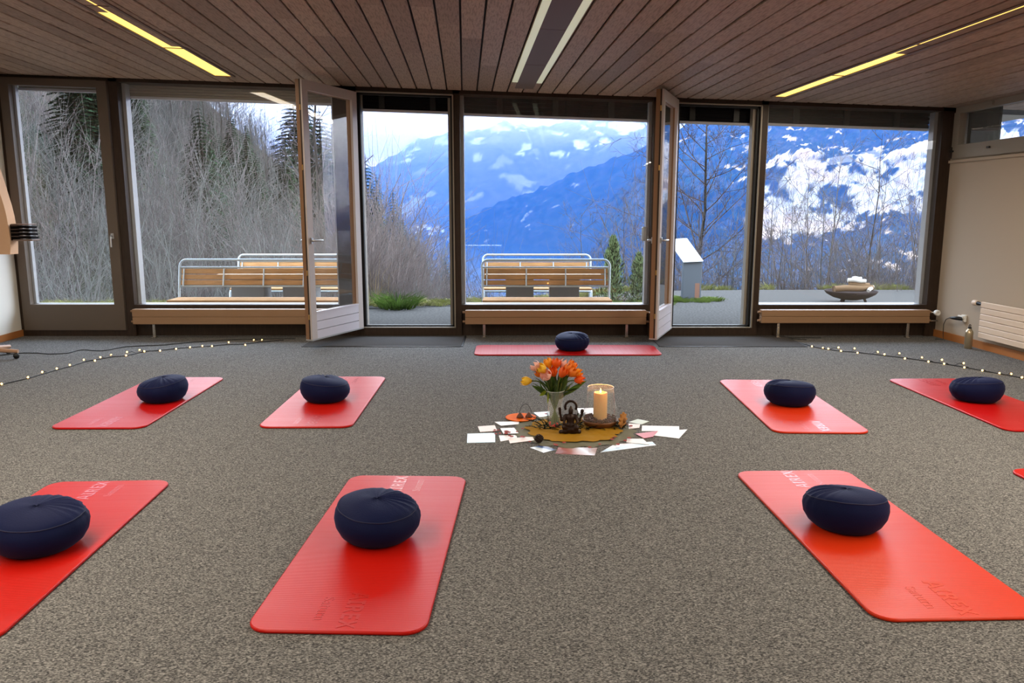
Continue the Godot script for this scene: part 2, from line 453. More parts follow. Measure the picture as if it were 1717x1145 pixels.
func door_leaf(called: String, label: String, hinge: Vector3, dir: Vector2, wide: float, top: float):
	var o := struct_node(called, label, "door")
	o.position = hinge
	o.rotation.y = atan2(-dir.y, dir.x)        # local +x runs from the hinge to the free edge
	# local z: the face turned to the camera is -z here after the turn; build both layers
	var d := dir.normalized()
	var face := 1.0
	var nz := Vector2(-d.y, d.x)                # local +z in (x, z)
	if nz.dot(Vector2(0, 0) - Vector2(hinge.x, hinge.z)) < 0: face = -1.0
	var sw := 0.085
	var bot := 0.1; var glass := 0.36
	for layer in [[0.004, 0.03, M.white_paint, "outer"], [0.031, 0.078, M.wood_edge, "inner"]]:
		var za: float = -layer[0] * face; var zb: float = -layer[1] * face
		var z0 := maxf(za, zb); var z1 := minf(za, zb)
		var nm: String = layer[3]
		part(nm + "_stile", slab_mesh(0, sw, bot, top, bot, top, z0, z1), layer[2], o)
		part(nm + "_stile", slab_mesh(wide - sw, wide, bot, top, bot, top, z0, z1), layer[2], o)
		part(nm + "_top_rail", slab_mesh(sw, wide - sw, top - 0.09, top, top - 0.09, top, z0, z1), layer[2], o)
		if nm == "outer":
			for k in 3:
				var y0 := bot + (glass - bot) * k / 3.0
				var y1 := bot + (glass - bot) * (k + 1) / 3.0 - 0.006
				part("board", slab_mesh(sw, wide - sw, y0, y1, y0, y1, z0, z1), M.panel_paint, o)
			part("bottom_ledge", slab_mesh(sw, wide - sw, glass - 0.006, glass + 0.006, glass - 0.006, glass + 0.006, z0 + 0.006, z1 - 0.004), M.panel_paint, o)
		else:
			part("inner_panel", slab_mesh(sw, wide - sw, bot, glass, bot, glass, z0, z1), layer[2], o)
	part("pane", pane_mesh(sw, wide - sw, glass, top - 0.085, top - 0.085, -0.04 * face), M.pane, o)
	part("bottom_seal", slab_mesh(0, wide, bot - 0.014, bot, bot - 0.014, bot, 0.0 if face > 0 else 0.08, -0.08 if face > 0 else 0.0), M.alu, o)
	part("lock_strip", slab_mesh(wide, wide + 0.002, bot, top, bot, top, -0.03 * face + 0.008, -0.03 * face - 0.008), M.frame, o)
	for y in [0.32, 0.75, 1.75, 2.3]:
		part("lock_bolt", box_mesh(Vector3(0.008, 0.05, 0.012), 0.002), M.brass, o, Vector3(wide + 0.003, y, -0.03 * face))
	for s in [1.0, -1.0]:
		door_handle(o, Vector3(wide - 0.045, 1.06, 0.0 if s == face else -0.08 * face), PI, s)

# external blind boxes under the eaves, seen through the tops of the windows
func build_blinds():
	var list := [[-5.25, -4.2, 0.10, "pale roller blind box above the closed door"], [-4.07, -1.88, 0.145, "pale roller blind box above the left window"], [-1.6, -0.63, 0.19, "dark slatted blind box above the left open doorway"], [-0.53, 1.46, 0.20, "dark slatted blind box above the middle window"], [1.74, 2.58, 0.2, "dark slatted blind box above the right open doorway"], [2.68, 4.47, 0.19, "dark slatted blind box above the right window"]]
	for i in list.size():
		var b = list[i]
		var x0: float = b[0]; var x1: float = b[1]; var h: float = b[2]
		var o := thing("blind_box", b[3], "blind", Vector3.ZERO, 0.0, "blind boxes above the windows")
		var n := 4
		for k in n:
			var ta := 0.03 + (h - 0.03) * k / n; var tb := 0.03 + (h - 0.03) * (k + 1) / n - 0.004
			part("slat", slab_mesh(x0, x1, yc(x0) - tb, yc(x0) - ta, yc(x1) - tb, yc(x1) - ta, -8.64, -8.72), M.grey_frame if i < 2 else M.blind, o)
		part("bottom_bar", slab_mesh(x0, x1, yc(x0) - h - 0.022, yc(x0) - h, yc(x1) - h - 0.022, yc(x1) - h, -8.63, -8.7), M.blind_bar, o)
		if i >= 2:
			for f in [0.2, 0.5, 0.8] if x1 - x0 > 1.2 else [0.22, 0.78]:
				var x := lerpf(x0, x1, f)
				part("bracket", slab_mesh(x - 0.03, x + 0.03, yc(x) - h + 0.01, yc(x), yc(x) - h + 0.01, yc(x), -8.615, -8.64), M.black, o)

# ---------------------------------------------------------------- ceiling strips
func build_strips():
	var diff := mat(Color(0.95, 0.82, 0.5), 0.4)
	diff.emission_enabled = true; diff.emission = Color(1.0, 0.84, 0.42); diff.emission_energy_multiplier = 1.6
	var trim := mat(Color(0.42, 0.33, 0.28), 0.5)
	var brown := mat(Color(0.36, 0.28, 0.25), 0.6)
	var rail := mat(Color(0.85, 0.86, 0.78), 0.4); rail.emission_enabled = true; rail.emission = Color(0.92, 0.95, 0.78); rail.emission_energy_multiplier = 0.32  # rails are unlit; a faint glow is added to brighten them
	var names := ["long recessed ceiling light strip glowing yellow on the left", "long recessed ceiling light strip glowing yellow on the right", "ceiling strip with brown covers between two pale unlit rails given an added glow"]
	var mods := [1.335, 1.235, 1.295]
	for i in 3:
		var s = STRIPS[i]
		var o := thing("ceiling_light" if i < 2 else "ceiling_track", names[i], "light", Vector3(s[0] + YAW * (s[2] + 8.4), 0, s[2]))
		o.position.y = yc(s[0])
		o.rotation = Vector3(0, atan(YAW), atan(-0.0342))
		var hw: float = s[1]
		var n := 9 if i == 0 else 9
		var L: float = mods[i] * n
		for sg in [-1.0, 1.0]:
			if i < 2:
				part("trim", slab_mesh(sg * hw - 0.013, sg * hw + 0.013, -0.014, 0.006, -0.014, 0.006, L, -0.02), trim, o)
			else:
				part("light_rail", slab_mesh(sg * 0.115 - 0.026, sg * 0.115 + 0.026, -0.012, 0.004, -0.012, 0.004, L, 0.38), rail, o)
				var rl := AreaLight3D.new(); rl.name = "rail_lamp"; rl.area_size = Vector2(0.05, L - 0.4); rl.light_color = Color(0.95, 0.97, 0.85); rl.light_energy = 0.05; rl.area_range = 30.0; rl.area_attenuation = 2.0; rl.shadow_enabled = true  # added fill light to go with the rail glow, no lamp burns here
				o.add_child(rl, true); rl.position = Vector3(sg * 0.115, -0.02, (L + 0.38) * 0.5); rl.rotation = Vector3(-PI / 2, 0, 0)
		if i < 2: part("end_trim", slab_mesh(-hw, hw, -0.014, 0.006, -0.014, 0.006, 0.0, -0.022), trim, o)
		for k in n:
			var z0: float = mods[i] * k; var z1: float = mods[i] * (k + 1) - 0.012
			if i < 2:
				part("diffuser", slab_mesh(-hw + 0.013, hw - 0.013, -0.006, 0.003, -0.006, 0.003, z1, z0), diff, o)
				part("divider", slab_mesh(-hw + 0.01, hw - 0.01, -0.011, 0.003, -0.011, 0.003, z1 + 0.012, z1), trim, o)
				var a := AreaLight3D.new(); a.name = "strip_lamp"
				a.area_size = Vector2(2 * hw - 0.03, z1 - z0 - 0.04)
				a.light_color = Color(1.0, 0.94, 0.85); a.light_energy = LAMP_ENERGY * (0.35 if k < 2 else 1.2); a.area_range = 30.0; a.area_attenuation = 2.0
				a.shadow_enabled = true
				o.add_child(a, true)
				a.position = Vector3(0, -0.021, (z0 + z1) * 0.5); a.rotation = Vector3(-PI / 2, 0, 0)
			else:
				part("cover", slab_mesh(-0.09, 0.09, -0.01, 0.003, -0.01, 0.003, z1, z0), brown, o)

# ---------------------------------------------------------------- land beyond the windows
func lin(c: Color) -> Color: return c.srgb_to_linear()

func hill_y(x: float, z: float) -> float:
	var d := maxf(-z - 12.0, 0.0)
	var y := -0.9 - 0.125 * d
	if d < 3.0: y = lerpf(-0.12, y, d / 3.0)
	y -= 0.0011 * maxf(d - 25.0, 0.0) ** 2 * clampf((x + 25.0) / 30.0, 0.0, 1.0)
	y -= 0.16 * clampf(d - 2.0, 0.0, 60.0) * clampf((x + 3.0) / 5.0, 0.0, 1.0)
	var r := maxf(0.0, -x - 3.5 - 0.1 * d)
	y += 0.2 * maxf(minf(d, 105.0) - 55.0, 0.0) * clampf(-x * 0.03 - 0.5, 0.0, 1.0)
	return y + 0.75 * r * r / (r + 1.5) * smoothstep(1.0, 14.0, d)

func mountain_sheet(rows: Array, nu: int, nv: int, amp: float, freq: float, paint: Callable) -> ArrayMesh:
	# rows of control points from the foot up to the crest and beyond, interpolated and roughened
	var n := noise(freq, 6, FastNoiseLite.TYPE_SIMPLEX_SMOOTH, 31)
	n.fractal_type = FastNoiseLite.FRACTAL_RIDGED
	var R := rows.size(); var C: int = rows[0].size()
	var P := []; var K := []
	for j in nv:
		var t := float(j) / (nv - 1) * (R - 1); var j0 := mini(int(t), R - 2); var f := t - j0
		var pr := []; var kr := []
		for i in nu:
			var u := float(i) / (nu - 1) * (C - 1); var i0 := mini(int(u), C - 2); var e := u - i0
			var cub := func(row): return (row[i0] as Vector3).cubic_interpolate(row[i0 + 1], row[maxi(i0 - 1, 0)], row[mini(i0 + 2, C - 1)], e)
			var p: Vector3 = (cub.call(rows[j0]) as Vector3).lerp(cub.call(rows[j0 + 1]), f)
			var h := n.get_noise_3d(p.x, p.y * 1.3, p.z)
			var edge: float = clampf(t, 0.0, 1.0)
			p += Vector3(0, 0.7, 0.75) * h * amp * edge
			pr.append(p); kr.append(paint.call(p, t, h))
		P.append(pr); K.append(kr)
	return sheet(P, K)

func build_land():
	var vc := mat(Color.WHITE, 1.0, 0, 0.2); vc.specular_mode = BaseMaterial3D.SPECULAR_DISABLED; vc.vertex_color_use_as_albedo = true
	var woods := lin(Color(0.17, 0.2, 0.16)); var bare := lin(Color(0.26, 0.255, 0.245)); var rock := lin(Color(0.73, 0.71, 0.67)); var snow := lin(Color(0.97, 0.97, 0.98))
	var fine := noise(0.012, 4, FastNoiseLite.TYPE_SIMPLEX, 4)
	var big := noise(0.0035, 4, FastNoiseLite.TYPE_SIMPLEX, 8)
	# terrace
	var tr := [Vector3(-12, 0, -8.55), Vector3(12, 0, -8.55), Vector3(12, 0, -14.4), Vector3(4.8, 0, -14.4), Vector3(2.2, 0, -14.2), Vector3(0.6, 0, -12.4), Vector3(-1.2, 0, -11.75), Vector3(-3.0, 0, -11.6), Vector3(-12, 0, -11.6)]
	var st := new_st()
	for i in range(1, tr.size() - 1): tri3(st, tr[0], tr[i], tr[i + 1])
	for i in tr.size():
		var a: Vector3 = tr[i]; var b: Vector3 = tr[(i + 1) % tr.size()]; var k := Vector3(0, -0.35, 0)
		quad(st, a + k, b + k, b, a)
	var te := MeshInstance3D.new(); te.name = "terrace"; te.set_meta("kind", "structure"); te.mesh = done(st); te.material_override = M.asphalt
	add_child(te); te.position.y = -0.1
	tag(te, "dark grey asphalt terrace outside the windows", "terrace")
	# wooded slope and the ground that drops to the lake
	var P := []; var K := []
	for j in 70:
		var z := -11.0 - 200.0 * pow(j / 69.0, 1.6)
		var pr := []; var kr := []
		for i in 70:
			var x := -125.0 + 195.0 * i / 69.0
			pr.append(Vector3(x, hill_y(x, z) + fine.get_noise_2d(x * 30, z * 30) * 0.4 * clampf((-z - 13) * 0.3, 0, 1), z))
			var q := fine.get_noise_2d(x * 12, z * 12)
			kr.append(lin(Color(0.22, 0.2, 0.185)).lerp(lin(Color(0.13, 0.15, 0.12)), clampf(0.5 + q, 0, 1)))
		P.append(pr); K.append(kr)
	var sl := MeshInstance3D.new(); sl.name = "slope"; sl.set_meta("kind", "structure"); sl.mesh = sheet(P, K); sl.material_override = vc; add_child(sl)
	tag(sl, "leaf-littered slope falling away beyond the terrace", "hillside")
	# lake
	var lake := StandardMaterial3D.new(); lake.albedo_color = Color(0.10, 0.2, 0.27); lake.roughness = 0.12
	lake.normal_enabled = true; lake.normal_scale = 0.25; lake.normal_texture = noise_tex(noise(0.03, 3), 256, [], 4.0)
	tri(lake, Vector3(0.02, 0.02, 0.05), true)
	st = new_st(); quad(st, Vector3(-4000, -119, -250), Vector3(4000, -119, -250), Vector3(4000, -119, -4200), Vector3(-4000, -119, -4200))
	var lk := MeshInstance3D.new(); lk.name = "lake"; lk.set_meta("kind", "structure"); lk.mesh = done(st); lk.material_override = lake; add_child(lk)
	tag(lk, "blue lake far below the terrace", "lake")
	# far mountain
	var ridge := [[-2300, 40, -4500], [-1307, 60, -4600], [-908, 205, -4700], [-729, 314, -4700], [-565, 379, -4800], [-297, 438, -4800], [5, 493, -4800], [325, 517, -4800], [679, 542, -4800], [1032, 569, -4800], [1600, 590, -4800]]
	var rows := [[], [], [], []]
	for q in ridge:
		rows[0].append(Vector3(q[0] * 0.8, -122, -3560)); rows[1].append(Vector3(q[0] * 0.88, lerpf(-119, q[1], 0.42), -3950))
		rows[2].append(Vector3(q[0], q[1], q[2])); rows[3].append(Vector3(q[0], q[1] - 120, q[2] - 500))
	var far_paint := func(p: Vector3, t: float, h: float):
		var c := woods.lerp(bare, clampf(0.4 + fine.get_noise_3d(p.x, p.y, p.z) * 1.2, 0, 1))
		if h > 0.5 and big.get_noise_3d(p.x, p.y * 2.0, p.z) > 0.22: c = c.lerp(rock, 0.45)
		if p.y > 260.0 and big.get_noise_3d(p.x * 1.5, p.y * 3.0, p.z) + (p.y - 420.0) * 0.0009 > 0.25: c = snow
		return c
	var m1 := MeshInstance3D.new(); m1.name = "mountain"; m1.set_meta("kind", "structure"); m1.mesh = mountain_sheet(rows, 240, 110, 70.0, 0.0022, far_paint); m1.material_override = vc; add_child(m1)
	tag(m1, "hazy far mountain with snow patches across the lake", "mountain")
	# dark ridge running down to the lake
	ridge = [[-330, -119, -3310], [-246, -96, -3300], [-168, -30, -3250], [-20, 35, -3150], [95, 75, -3050], [306, 160, -2900], [473, 215, -2750], [591, 280, -2650], [716, 348, -2550], [881, 421, -2500], [1168, 491, -2500], [1619, 525, -2500]]
	rows = [[], [], [], []]
	for q in ridge:
		var k := clampf((q[0] + 330.0) / 700.0, 0, 1)
		rows[0].append(Vector3(q[0] * 0.9 + 10, -123, q[2] + 500.0 * k + 40)); rows[1].append(Vector3(q[0] * 0.96, lerpf(-119, q[1], 0.5), q[2] + 230.0 * k))
		rows[2].append(Vector3(q[0], q[1], q[2])); rows[3].append(Vector3(q[0] + 30, q[1] - 150, q[2] - 300))
	var ridge_paint := func(p: Vector3, t: float, h: float):
		var c := woods.lerp(bare, clampf(0.25 + fine.get_noise_3d(p.x * 2.0, p.y * 2.0, p.z * 2.0), 0, 0.8))
		if h > 0.55 and big.get_noise_3d(p.x * 2.0, p.y * 2.0, p.z * 2.0) > 0.3: c = c.lerp(rock, 0.4)
		return c
	var m2 := MeshInstance3D.new(); m2.name = "mountain_ridge"; m2.set_meta("kind", "structure"); m2.mesh = mountain_sheet(rows, 220, 100, 26.0, 0.006, ridge_paint); m2.material_override = vc; add_child(m2)
	tag(m2, "dark forested ridge descending leftwards to the lake", "mountain")
	# rocky mountain on the right
	var cx := [221, 299, 318, 326, 388, 444, 497, 289, 390, 414, 425, 507, 580, 650, 348, 469, 498, 511, 611, 699, 783, 407, 548, 582, 595, 715, 818, 916, 466, 627, 666, 682, 819, 937, 1049, 526, 704, 748, 768, 923, 1055, 1182, 585, 784, 833, 853, 1025, 1174, 1315, 644, 861, 915, 937, 1126, 1293, 1449, 729, 974, 1035, 1058, 1272, 1463, 1639]
	var cy := [-138, -114, -80, 29, 140, 165, 185, -138, -91, -55, 39, 163, 245, 295, -138, -86, -49, 66, 166, 262, 370, -138, -74, -37, 116, 169, 265, 437, -138, -63, -25, 100, 166, 265, 437, -138, -29, 10, 107, 166, 265, 437, -138, -37, 2, 134, 191, 265, 437, -138, -13, 28, 156, 216, 265, 437, -138, -13, 28, 168, 231, 265, 437]
	var cz := [-1100, -1500, -1600, -1660, -2000, -2300, -2600]
	rows = []
	for j in 7:
		var r := [Vector3(cx[j] - 150, cy[j] - 130, cz[j])]
		for i in 9: r.append(Vector3(cx[i * 7 + j], cy[i * 7 + j], cz[j]))
		rows.append(r)
	var cliff_paint := func(p: Vector3, t: float, h: float):
		var q := fine.get_noise_3d(p.x * 2.2, p.y * 2.2, p.z * 2.2); var b := big.get_noise_3d(p.x * 2.5, p.y * 3.5, p.z * 2.5)
		var c := woods.lerp(bare, clampf(0.35 + q * 1.3, 0, 1))
		var cliff := clampf(1.1 - absf(t - 2.3) / 1.1, 0.0, 1.0) * smoothstep(400.0, 560.0, p.x - 0.1 * (p.z + 1600.0))
		var k := cliff + q * 0.55 + b * 1.1 - 0.35 * (1.0 - smoothstep(400.0, 560.0, p.x - 0.1 * (p.z + 1600.0)))
		if k > 0.52: c = c.lerp(rock.lerp(lin(Color(0.8, 0.69, 0.57)), clampf(b * 2.0, 0, 1)), clampf((k - 0.52) * 6.0, 0, 1))
		return c * lerpf(0.7, 1.2, clampf(0.5 + fine.get_noise_3d(p.x * 7.0, p.y * 4.0, p.z * 7.0) * 1.2, 0, 1))
	var m3 := MeshInstance3D.new(); m3.name = "mountain_cliffs"; m3.set_meta("kind", "structure"); m3.mesh = mountain_sheet(rows, 300, 240, 20.0, 0.017, cliff_paint); m3.material_override = vc; add_child(m3)
	tag(m3, "mountain with pale rock cliffs and forest on the right", "mountain")
	# blue haze over the valley
	for q in [["valley_haze", Color(0.1, 0.31, 0.57), 0.00042, Vector3(8000, 380, 3040), Vector3(0, 60, -1820), "blue haze hanging over the lake valley"], ["far_haze", Color(0.95, 0.96, 0.98), 0.00055, Vector3(8000, 780, 2200), Vector3(0, 275, -4460), "pale haze in front of the far mountain"]]:
		var fm := FogMaterial.new(); fm.albedo = q[1]; fm.density = q[2]
		var fv := FogVolume.new(); fv.name = q[0]; fv.set_meta("kind", "stuff"); fv.shape = RenderingServer.FOG_VOLUME_SHAPE_BOX
		fv.size = q[3]; fv.material = fm; add_child(fv); fv.position = q[4]
		tag(fv, q[5], "haze")
	var wm := FogMaterial.new(); wm.albedo = Color(0.97, 0.98, 1.0); wm.density = 0.0009
	var mist := FogVolume.new(); mist.name = "summit_mist"; mist.set_meta("kind", "stuff"); mist.shape = RenderingServer.FOG_VOLUME_SHAPE_ELLIPSOID
	mist.size = Vector3(3000, 640, 1300); mist.material = wm; add_child(mist); mist.position = Vector3(-700, 560, -4300)
	tag(mist, "bright white mist round the far summit", "mist")
	# eave of the roof, out of sight above the blinds
	st = new_st(); slab(st, -7, 7, yc(-7) + 0.2, yc(-7) + 0.4, yc(7) + 0.2, yc(7) + 0.4, -8.6, -9.9)
	var ev := MeshInstance3D.new(); ev.name = "roof_eave"; ev.set_meta("kind", "structure"); ev.mesh = done(st); ev.material_override = M.planks[0]; add_child(ev)
	tag(ev, "roof eave over the terrace", "roof")
	st = new_st()
	var e0 := Vector3(4.82, 2.46, -10.2); var e1 := Vector3(5.3, 2.46, 0.5); var ew := Vector3(1.25, -0.03, 0); var eh := Vector3(0, 0.15, 0)
	quad(st, e0, e0 + ew, e1 + ew, e1); quad(st, e1 + eh, e1 + ew + eh, e0 + ew + eh, e0 + eh); quad(st, e0 + ew, e0 + ew + eh, e1 + ew + eh, e1 + ew); quad(st, e0, e0 + eh, e0 + ew + eh, e0 + ew); quad(st, e1, e1 + ew, e1 + ew + eh, e1 + eh); quad(st, e0, e1, e1 + eh, e0 + eh)
	var sf := MeshInstance3D.new(); sf.name = "roof_soffit"; sf.set_meta("kind", "structure"); sf.mesh = done(st); sf.material_override = mat(Color(0.72, 0.7, 0.66), 0.8); add_child(sf)
	tag(sf, "pale roof soffit outside the high strip window", "roof")
	# village on the far shore and the wake of a boat
	var hw := mat(Color(0.95, 0.94, 0.92), 0.8); var hr := mat(Color(0.5, 0.4, 0.36), 0.9)
	var body := box_mesh(Vector3(20, 14, 14), 0.0)
	st = new_st(); var rp := [Vector3(-11, 7, 8), Vector3(11, 7, 8), Vector3(11, 13, 0), Vector3(-11, 13, 0), Vector3(-11, 7, -8), Vector3(11, 7, -8)]
	quad(st, rp[0], rp[1], rp[2], rp[3]); quad(st, rp[5], rp[4], rp[3], rp[2]); tri3(st, rp[0], rp[3], rp[4]); tri3(st, rp[1], rp[5], rp[2]); quad(st, rp[4], rp[5], rp[1], rp[0])
	var roof := done(st)
	var spots := [[-461, -81, -3618], [-440, -73, -3630], [-416, -83, -3610], [-399, -70, -3634], [-379, -78, -3618], [-358, -86, -3606], [-338, -76, -3622], [-317, -89, -3598], [-429, -99, -3582], [-369, -101, -3578], [215, -101, -3574], [315, -99, -3578], [343, -93, -3582], [372, -101, -3574], [392, -88, -3590], [247, -106, -3566]]
	var h0: Node3D
	for k in spots.size():
		var q = spots[k]
		var at := Vector3(q[0], q[1] - 2.0, q[2])
		var west: bool = q[0] < 0
		var lab := "white house in the lakeside village seen through the left doorway" if west else "white house on the far shore behind the middle window"
		if k == 0:
			h0 = thing("house", lab, "house", at, 0.2, "houses of the lakeside village"); part("walls", body, hw, h0); part("roof", roof, hr, h0)
		else:
			var h := copy_of(h0, at, k * 0.7, lab)
			if not west: h.set_meta("group", "houses on the far shore to the right")
	solo("boat_wake", box_mesh(Vector3(185, 0.3, 14), 0.0), hw, "thin white boat wake on the lake", "wake", Vector3(-128, -118.8, -2745))

# ---------------------------------------------------------------- trees
class Acc:
	var v := PackedVector3Array(); var n := PackedVector3Array(); var i := PackedInt32Array()
	func limb(pts: Array, rad: Array, sides := 3):
		var up := Vector3(0.31, 0.2, 0.93)
		var base := v.size()
		for k in pts.size():
			var d: Vector3 = (pts[mini(k + 1, pts.size() - 1)] - pts[maxi(k - 1, 0)]).normalized()
			var s := d.cross(up).normalized(); var w := s.cross(d)
			for j in sides:
				var a := TAU * j / sides
				var o := s * cos(a) + w * sin(a)
				v.append(pts[k] + o * rad[k]); n.append(o)
		for k in pts.size() - 1:
			for j in sides:
				var l := (j + 1) % sides
				var p := base + k * sides
				i.append_array([p + j, p + sides + l, p + l, p + j, p + sides + j, p + sides + l])
	func blade(a: Vector3, b: Vector3, w: Vector3, nn: Vector3):
		var k := v.size()
		v.append(a - w); v.append(a + w); v.append(b)
		for q in 3: n.append(nn)
		i.append_array([k, k + 1, k + 2])
	func mesh() -> ArrayMesh:
		var ar := []; ar.resize(Mesh.ARRAY_MAX)
		ar[Mesh.ARRAY_VERTEX] = v; ar[Mesh.ARRAY_NORMAL] = n; ar[Mesh.ARRAY_INDEX] = i
		var m := ArrayMesh.new(); m.add_surface_from_arrays(Mesh.PRIMITIVE_TRIANGLES, ar)
		return m

func rv() -> Vector3: return Vector3(rng.randf_range(-1, 1), rng.randf_range(-1, 1), rng.randf_range(-1, 1))

func branch(acc: Acc, p: Vector3, dir: Vector3, ln: float, r: float, level: int, kids: int, lift: float):
	var pts := [p]; var rad := [r]
	var segs := 4 if level > 0 else 3
	var d := dir
	for k in segs:
		d = (d + rv() * 0.16 + Vector3(0, lift, 0)).normalized()
		p += d * ln / segs
		pts.append(p); rad.append(lerpf(r, r * 0.4, float(k + 1) / segs))
	acc.limb(pts, rad, 4 if r > 0.03 else 3)
	if level <= 0: return
	for k in kids:
		var f := rng.randf_range(0.22, 0.98) * segs
		var j := mini(int(f), segs - 1)
		var q: Vector3 = (pts[j] as Vector3).lerp(pts[j + 1], f - j)
		var ax: Vector3 = (pts[j + 1] - pts[j]).normalized()
		var side := ax.cross(rv()).normalized()
		var ang := rng.randf_range(0.5, 1.0)
		branch(acc, q, (ax * cos(ang) + side * sin(ang)).normalized(), ln * rng.randf_range(0.38, 0.62), maxf(rad[j] * 0.5, 0.004), level - 1, maxi(kids - 1, 3), lift)

func bare_tree_parts(s: int, h: float, r: float, kids: int, level := 2, clear := 0.25) -> Array:
	rng.seed = s
	var trunk := Acc.new(); var crown := Acc.new()
	var pts := []; var rad := []
	var p := Vector3.ZERO
	var n := 9
	for k in n + 1:
		pts.append(p); rad.append(r * pow(1.0 - 0.93 * k / n, 0.85))
		p += (Vector3(0, 1, 0) + Vector3(rng.randf_range(-1, 1), 0, rng.randf_range(-1, 1)) * 0.09).normalized() * h / n
	trunk.limb(pts, rad, 6)
	for k in kids:
		var f := lerpf(clear, 0.99, (k + rng.randf()) / kids) * n
		var j := mini(int(f), n - 1)
		var q: Vector3 = (pts[j] as Vector3).lerp(pts[j + 1], f - j)
		var a := k * 2.4 + rng.randf() * 0.8
		var up := rng.randf_range(0.35, 0.95)
		branch(crown, q, Vector3(cos(a), up, sin(a)).normalized(), h * rng.randf_range(0.2, 0.34) * (1.15 - f / n * 0.7), maxf(rad[j] * 0.45, 0.008), level, 5, 0.06)
	return [trunk.mesh(), crown.mesh()]

func shrub_mesh(s: int, h: float, stems: int, r: float, level := 1) -> ArrayMesh:
	rng.seed = s
	var acc := Acc.new()
	for k in stems:
		var a := rng.randf() * TAU; var lean := rng.randf_range(0.02, 0.26)
		branch(acc, Vector3(cos(a), 0, sin(a)) * rng.randf() * h * 0.12, Vector3(cos(a) * lean, 1, sin(a) * lean).normalized(), h * rng.randf_range(0.6, 1.05), r, level, 6, 0.03)
	return acc.mesh()

func conifer_parts(s: int, h: float, wide: float, whorls: int, boughs: int, droop: float, base := 0.08) -> Array:
	rng.seed = s
	var trunk := Acc.new(); var crown := Acc.new()
	trunk.limb([Vector3.ZERO, Vector3(0, h * 0.5, 0), Vector3(0, h, 0)], [h * 0.014, h * 0.009, h * 0.001], 5)
	for k in whorls:
		var f := pow((k + 0.5) / whorls, 0.9)
		var y := h * lerpf(base, 0.985, f)
		var len := wide * 0.5 * pow(1.0 - f, 0.75) * rng.randf_range(0.8, 1.15) + h * 0.012
		for b in boughs:
			var a := TAU * (b + rng.randf() * 0.7) / boughs + k * 1.3
			var l := len * rng.randf_range(0.65, 1.15)
			var out := Vector3(cos(a), 0, sin(a)); var sd := Vector3(-sin(a), 0, cos(a))
			var m := 11
			for t in m:
				var e := (t + 0.6) / m
				var c := Vector3(0, y, 0) + out * l * e + Vector3(0, -droop * l * e * e + 0.12 * l * e, 0)
				for q in [-1.0, 1.0]:
					var tip: Vector3 = c + (out * 0.55 + sd * q * rng.randf_range(0.5, 1.0) + Vector3(0, rng.randf_range(-0.5, 0.12), 0)).normalized() * minf(l, 1.3) * lerpf(0.34, 0.16, e)
					crown.blade(c, tip, (out - sd * q * 0.4) * minf(l, 1.3) * 0.11, (out * 0.35 + Vector3(0, 0.8, 0) + sd * q * 0.3).normalized())
	return [trunk.mesh(), crown.mesh()]

func juniper_parts(s: int, h: float, wide: float) -> Array:
	rng.seed = s
	var trunk := Acc.new(); var crown := Acc.new()
	trunk.limb([Vector3.ZERO, Vector3(0, h * 0.9, 0)], [0.02, 0.003], 5)
	for k in 4600:
		var f := pow(rng.randf(), 0.8)
		var a := rng.randf() * TAU; var out := Vector3(cos(a), 0, sin(a))
		var r := wide * 0.5 * sqrt(rng.randf()) * pow(1.0 - f, 0.6) * (0.8 + 0.25 * sin(f * 23.0 + a * 3.0))
		var p := out * r + Vector3(0, h * f * 0.97, 0)
		var d := (out * rng.randf_range(0.2, 0.9) + Vector3(0, 1, 0) + rv() * 0.3).normalized()
		crown.blade(p, p + d * rng.randf_range(0.035, 0.075), d.cross(rv()).normalized() * 0.0085, (out + Vector3(0, 0.6, 0)).normalized())
	return [trunk.mesh(), crown.mesh()]

func grass_mesh(s: int, h: float, n: int, spread: float, w := 0.006) -> ArrayMesh:
	rng.seed = s
	var acc := Acc.new()
	for k in n:
		var a := rng.randf() * TAU; var out := Vector3(cos(a), 0, sin(a))
		var p := out * rng.randf() * spread * 0.5; var hh := h * rng.randf_range(0.5, 1.0)
		var q := p + Vector3(0, hh * 0.6, 0) + out * spread * rng.randf_range(0.05, 0.35)
		var t := q + Vector3(0, hh * rng.randf_range(0.1, 0.35), 0) + out * spread * rng.randf_range(0.1, 0.5)
		acc.limb([p, q, t], [w, w * 0.7, w * 0.1], 3)
	return acc.mesh()

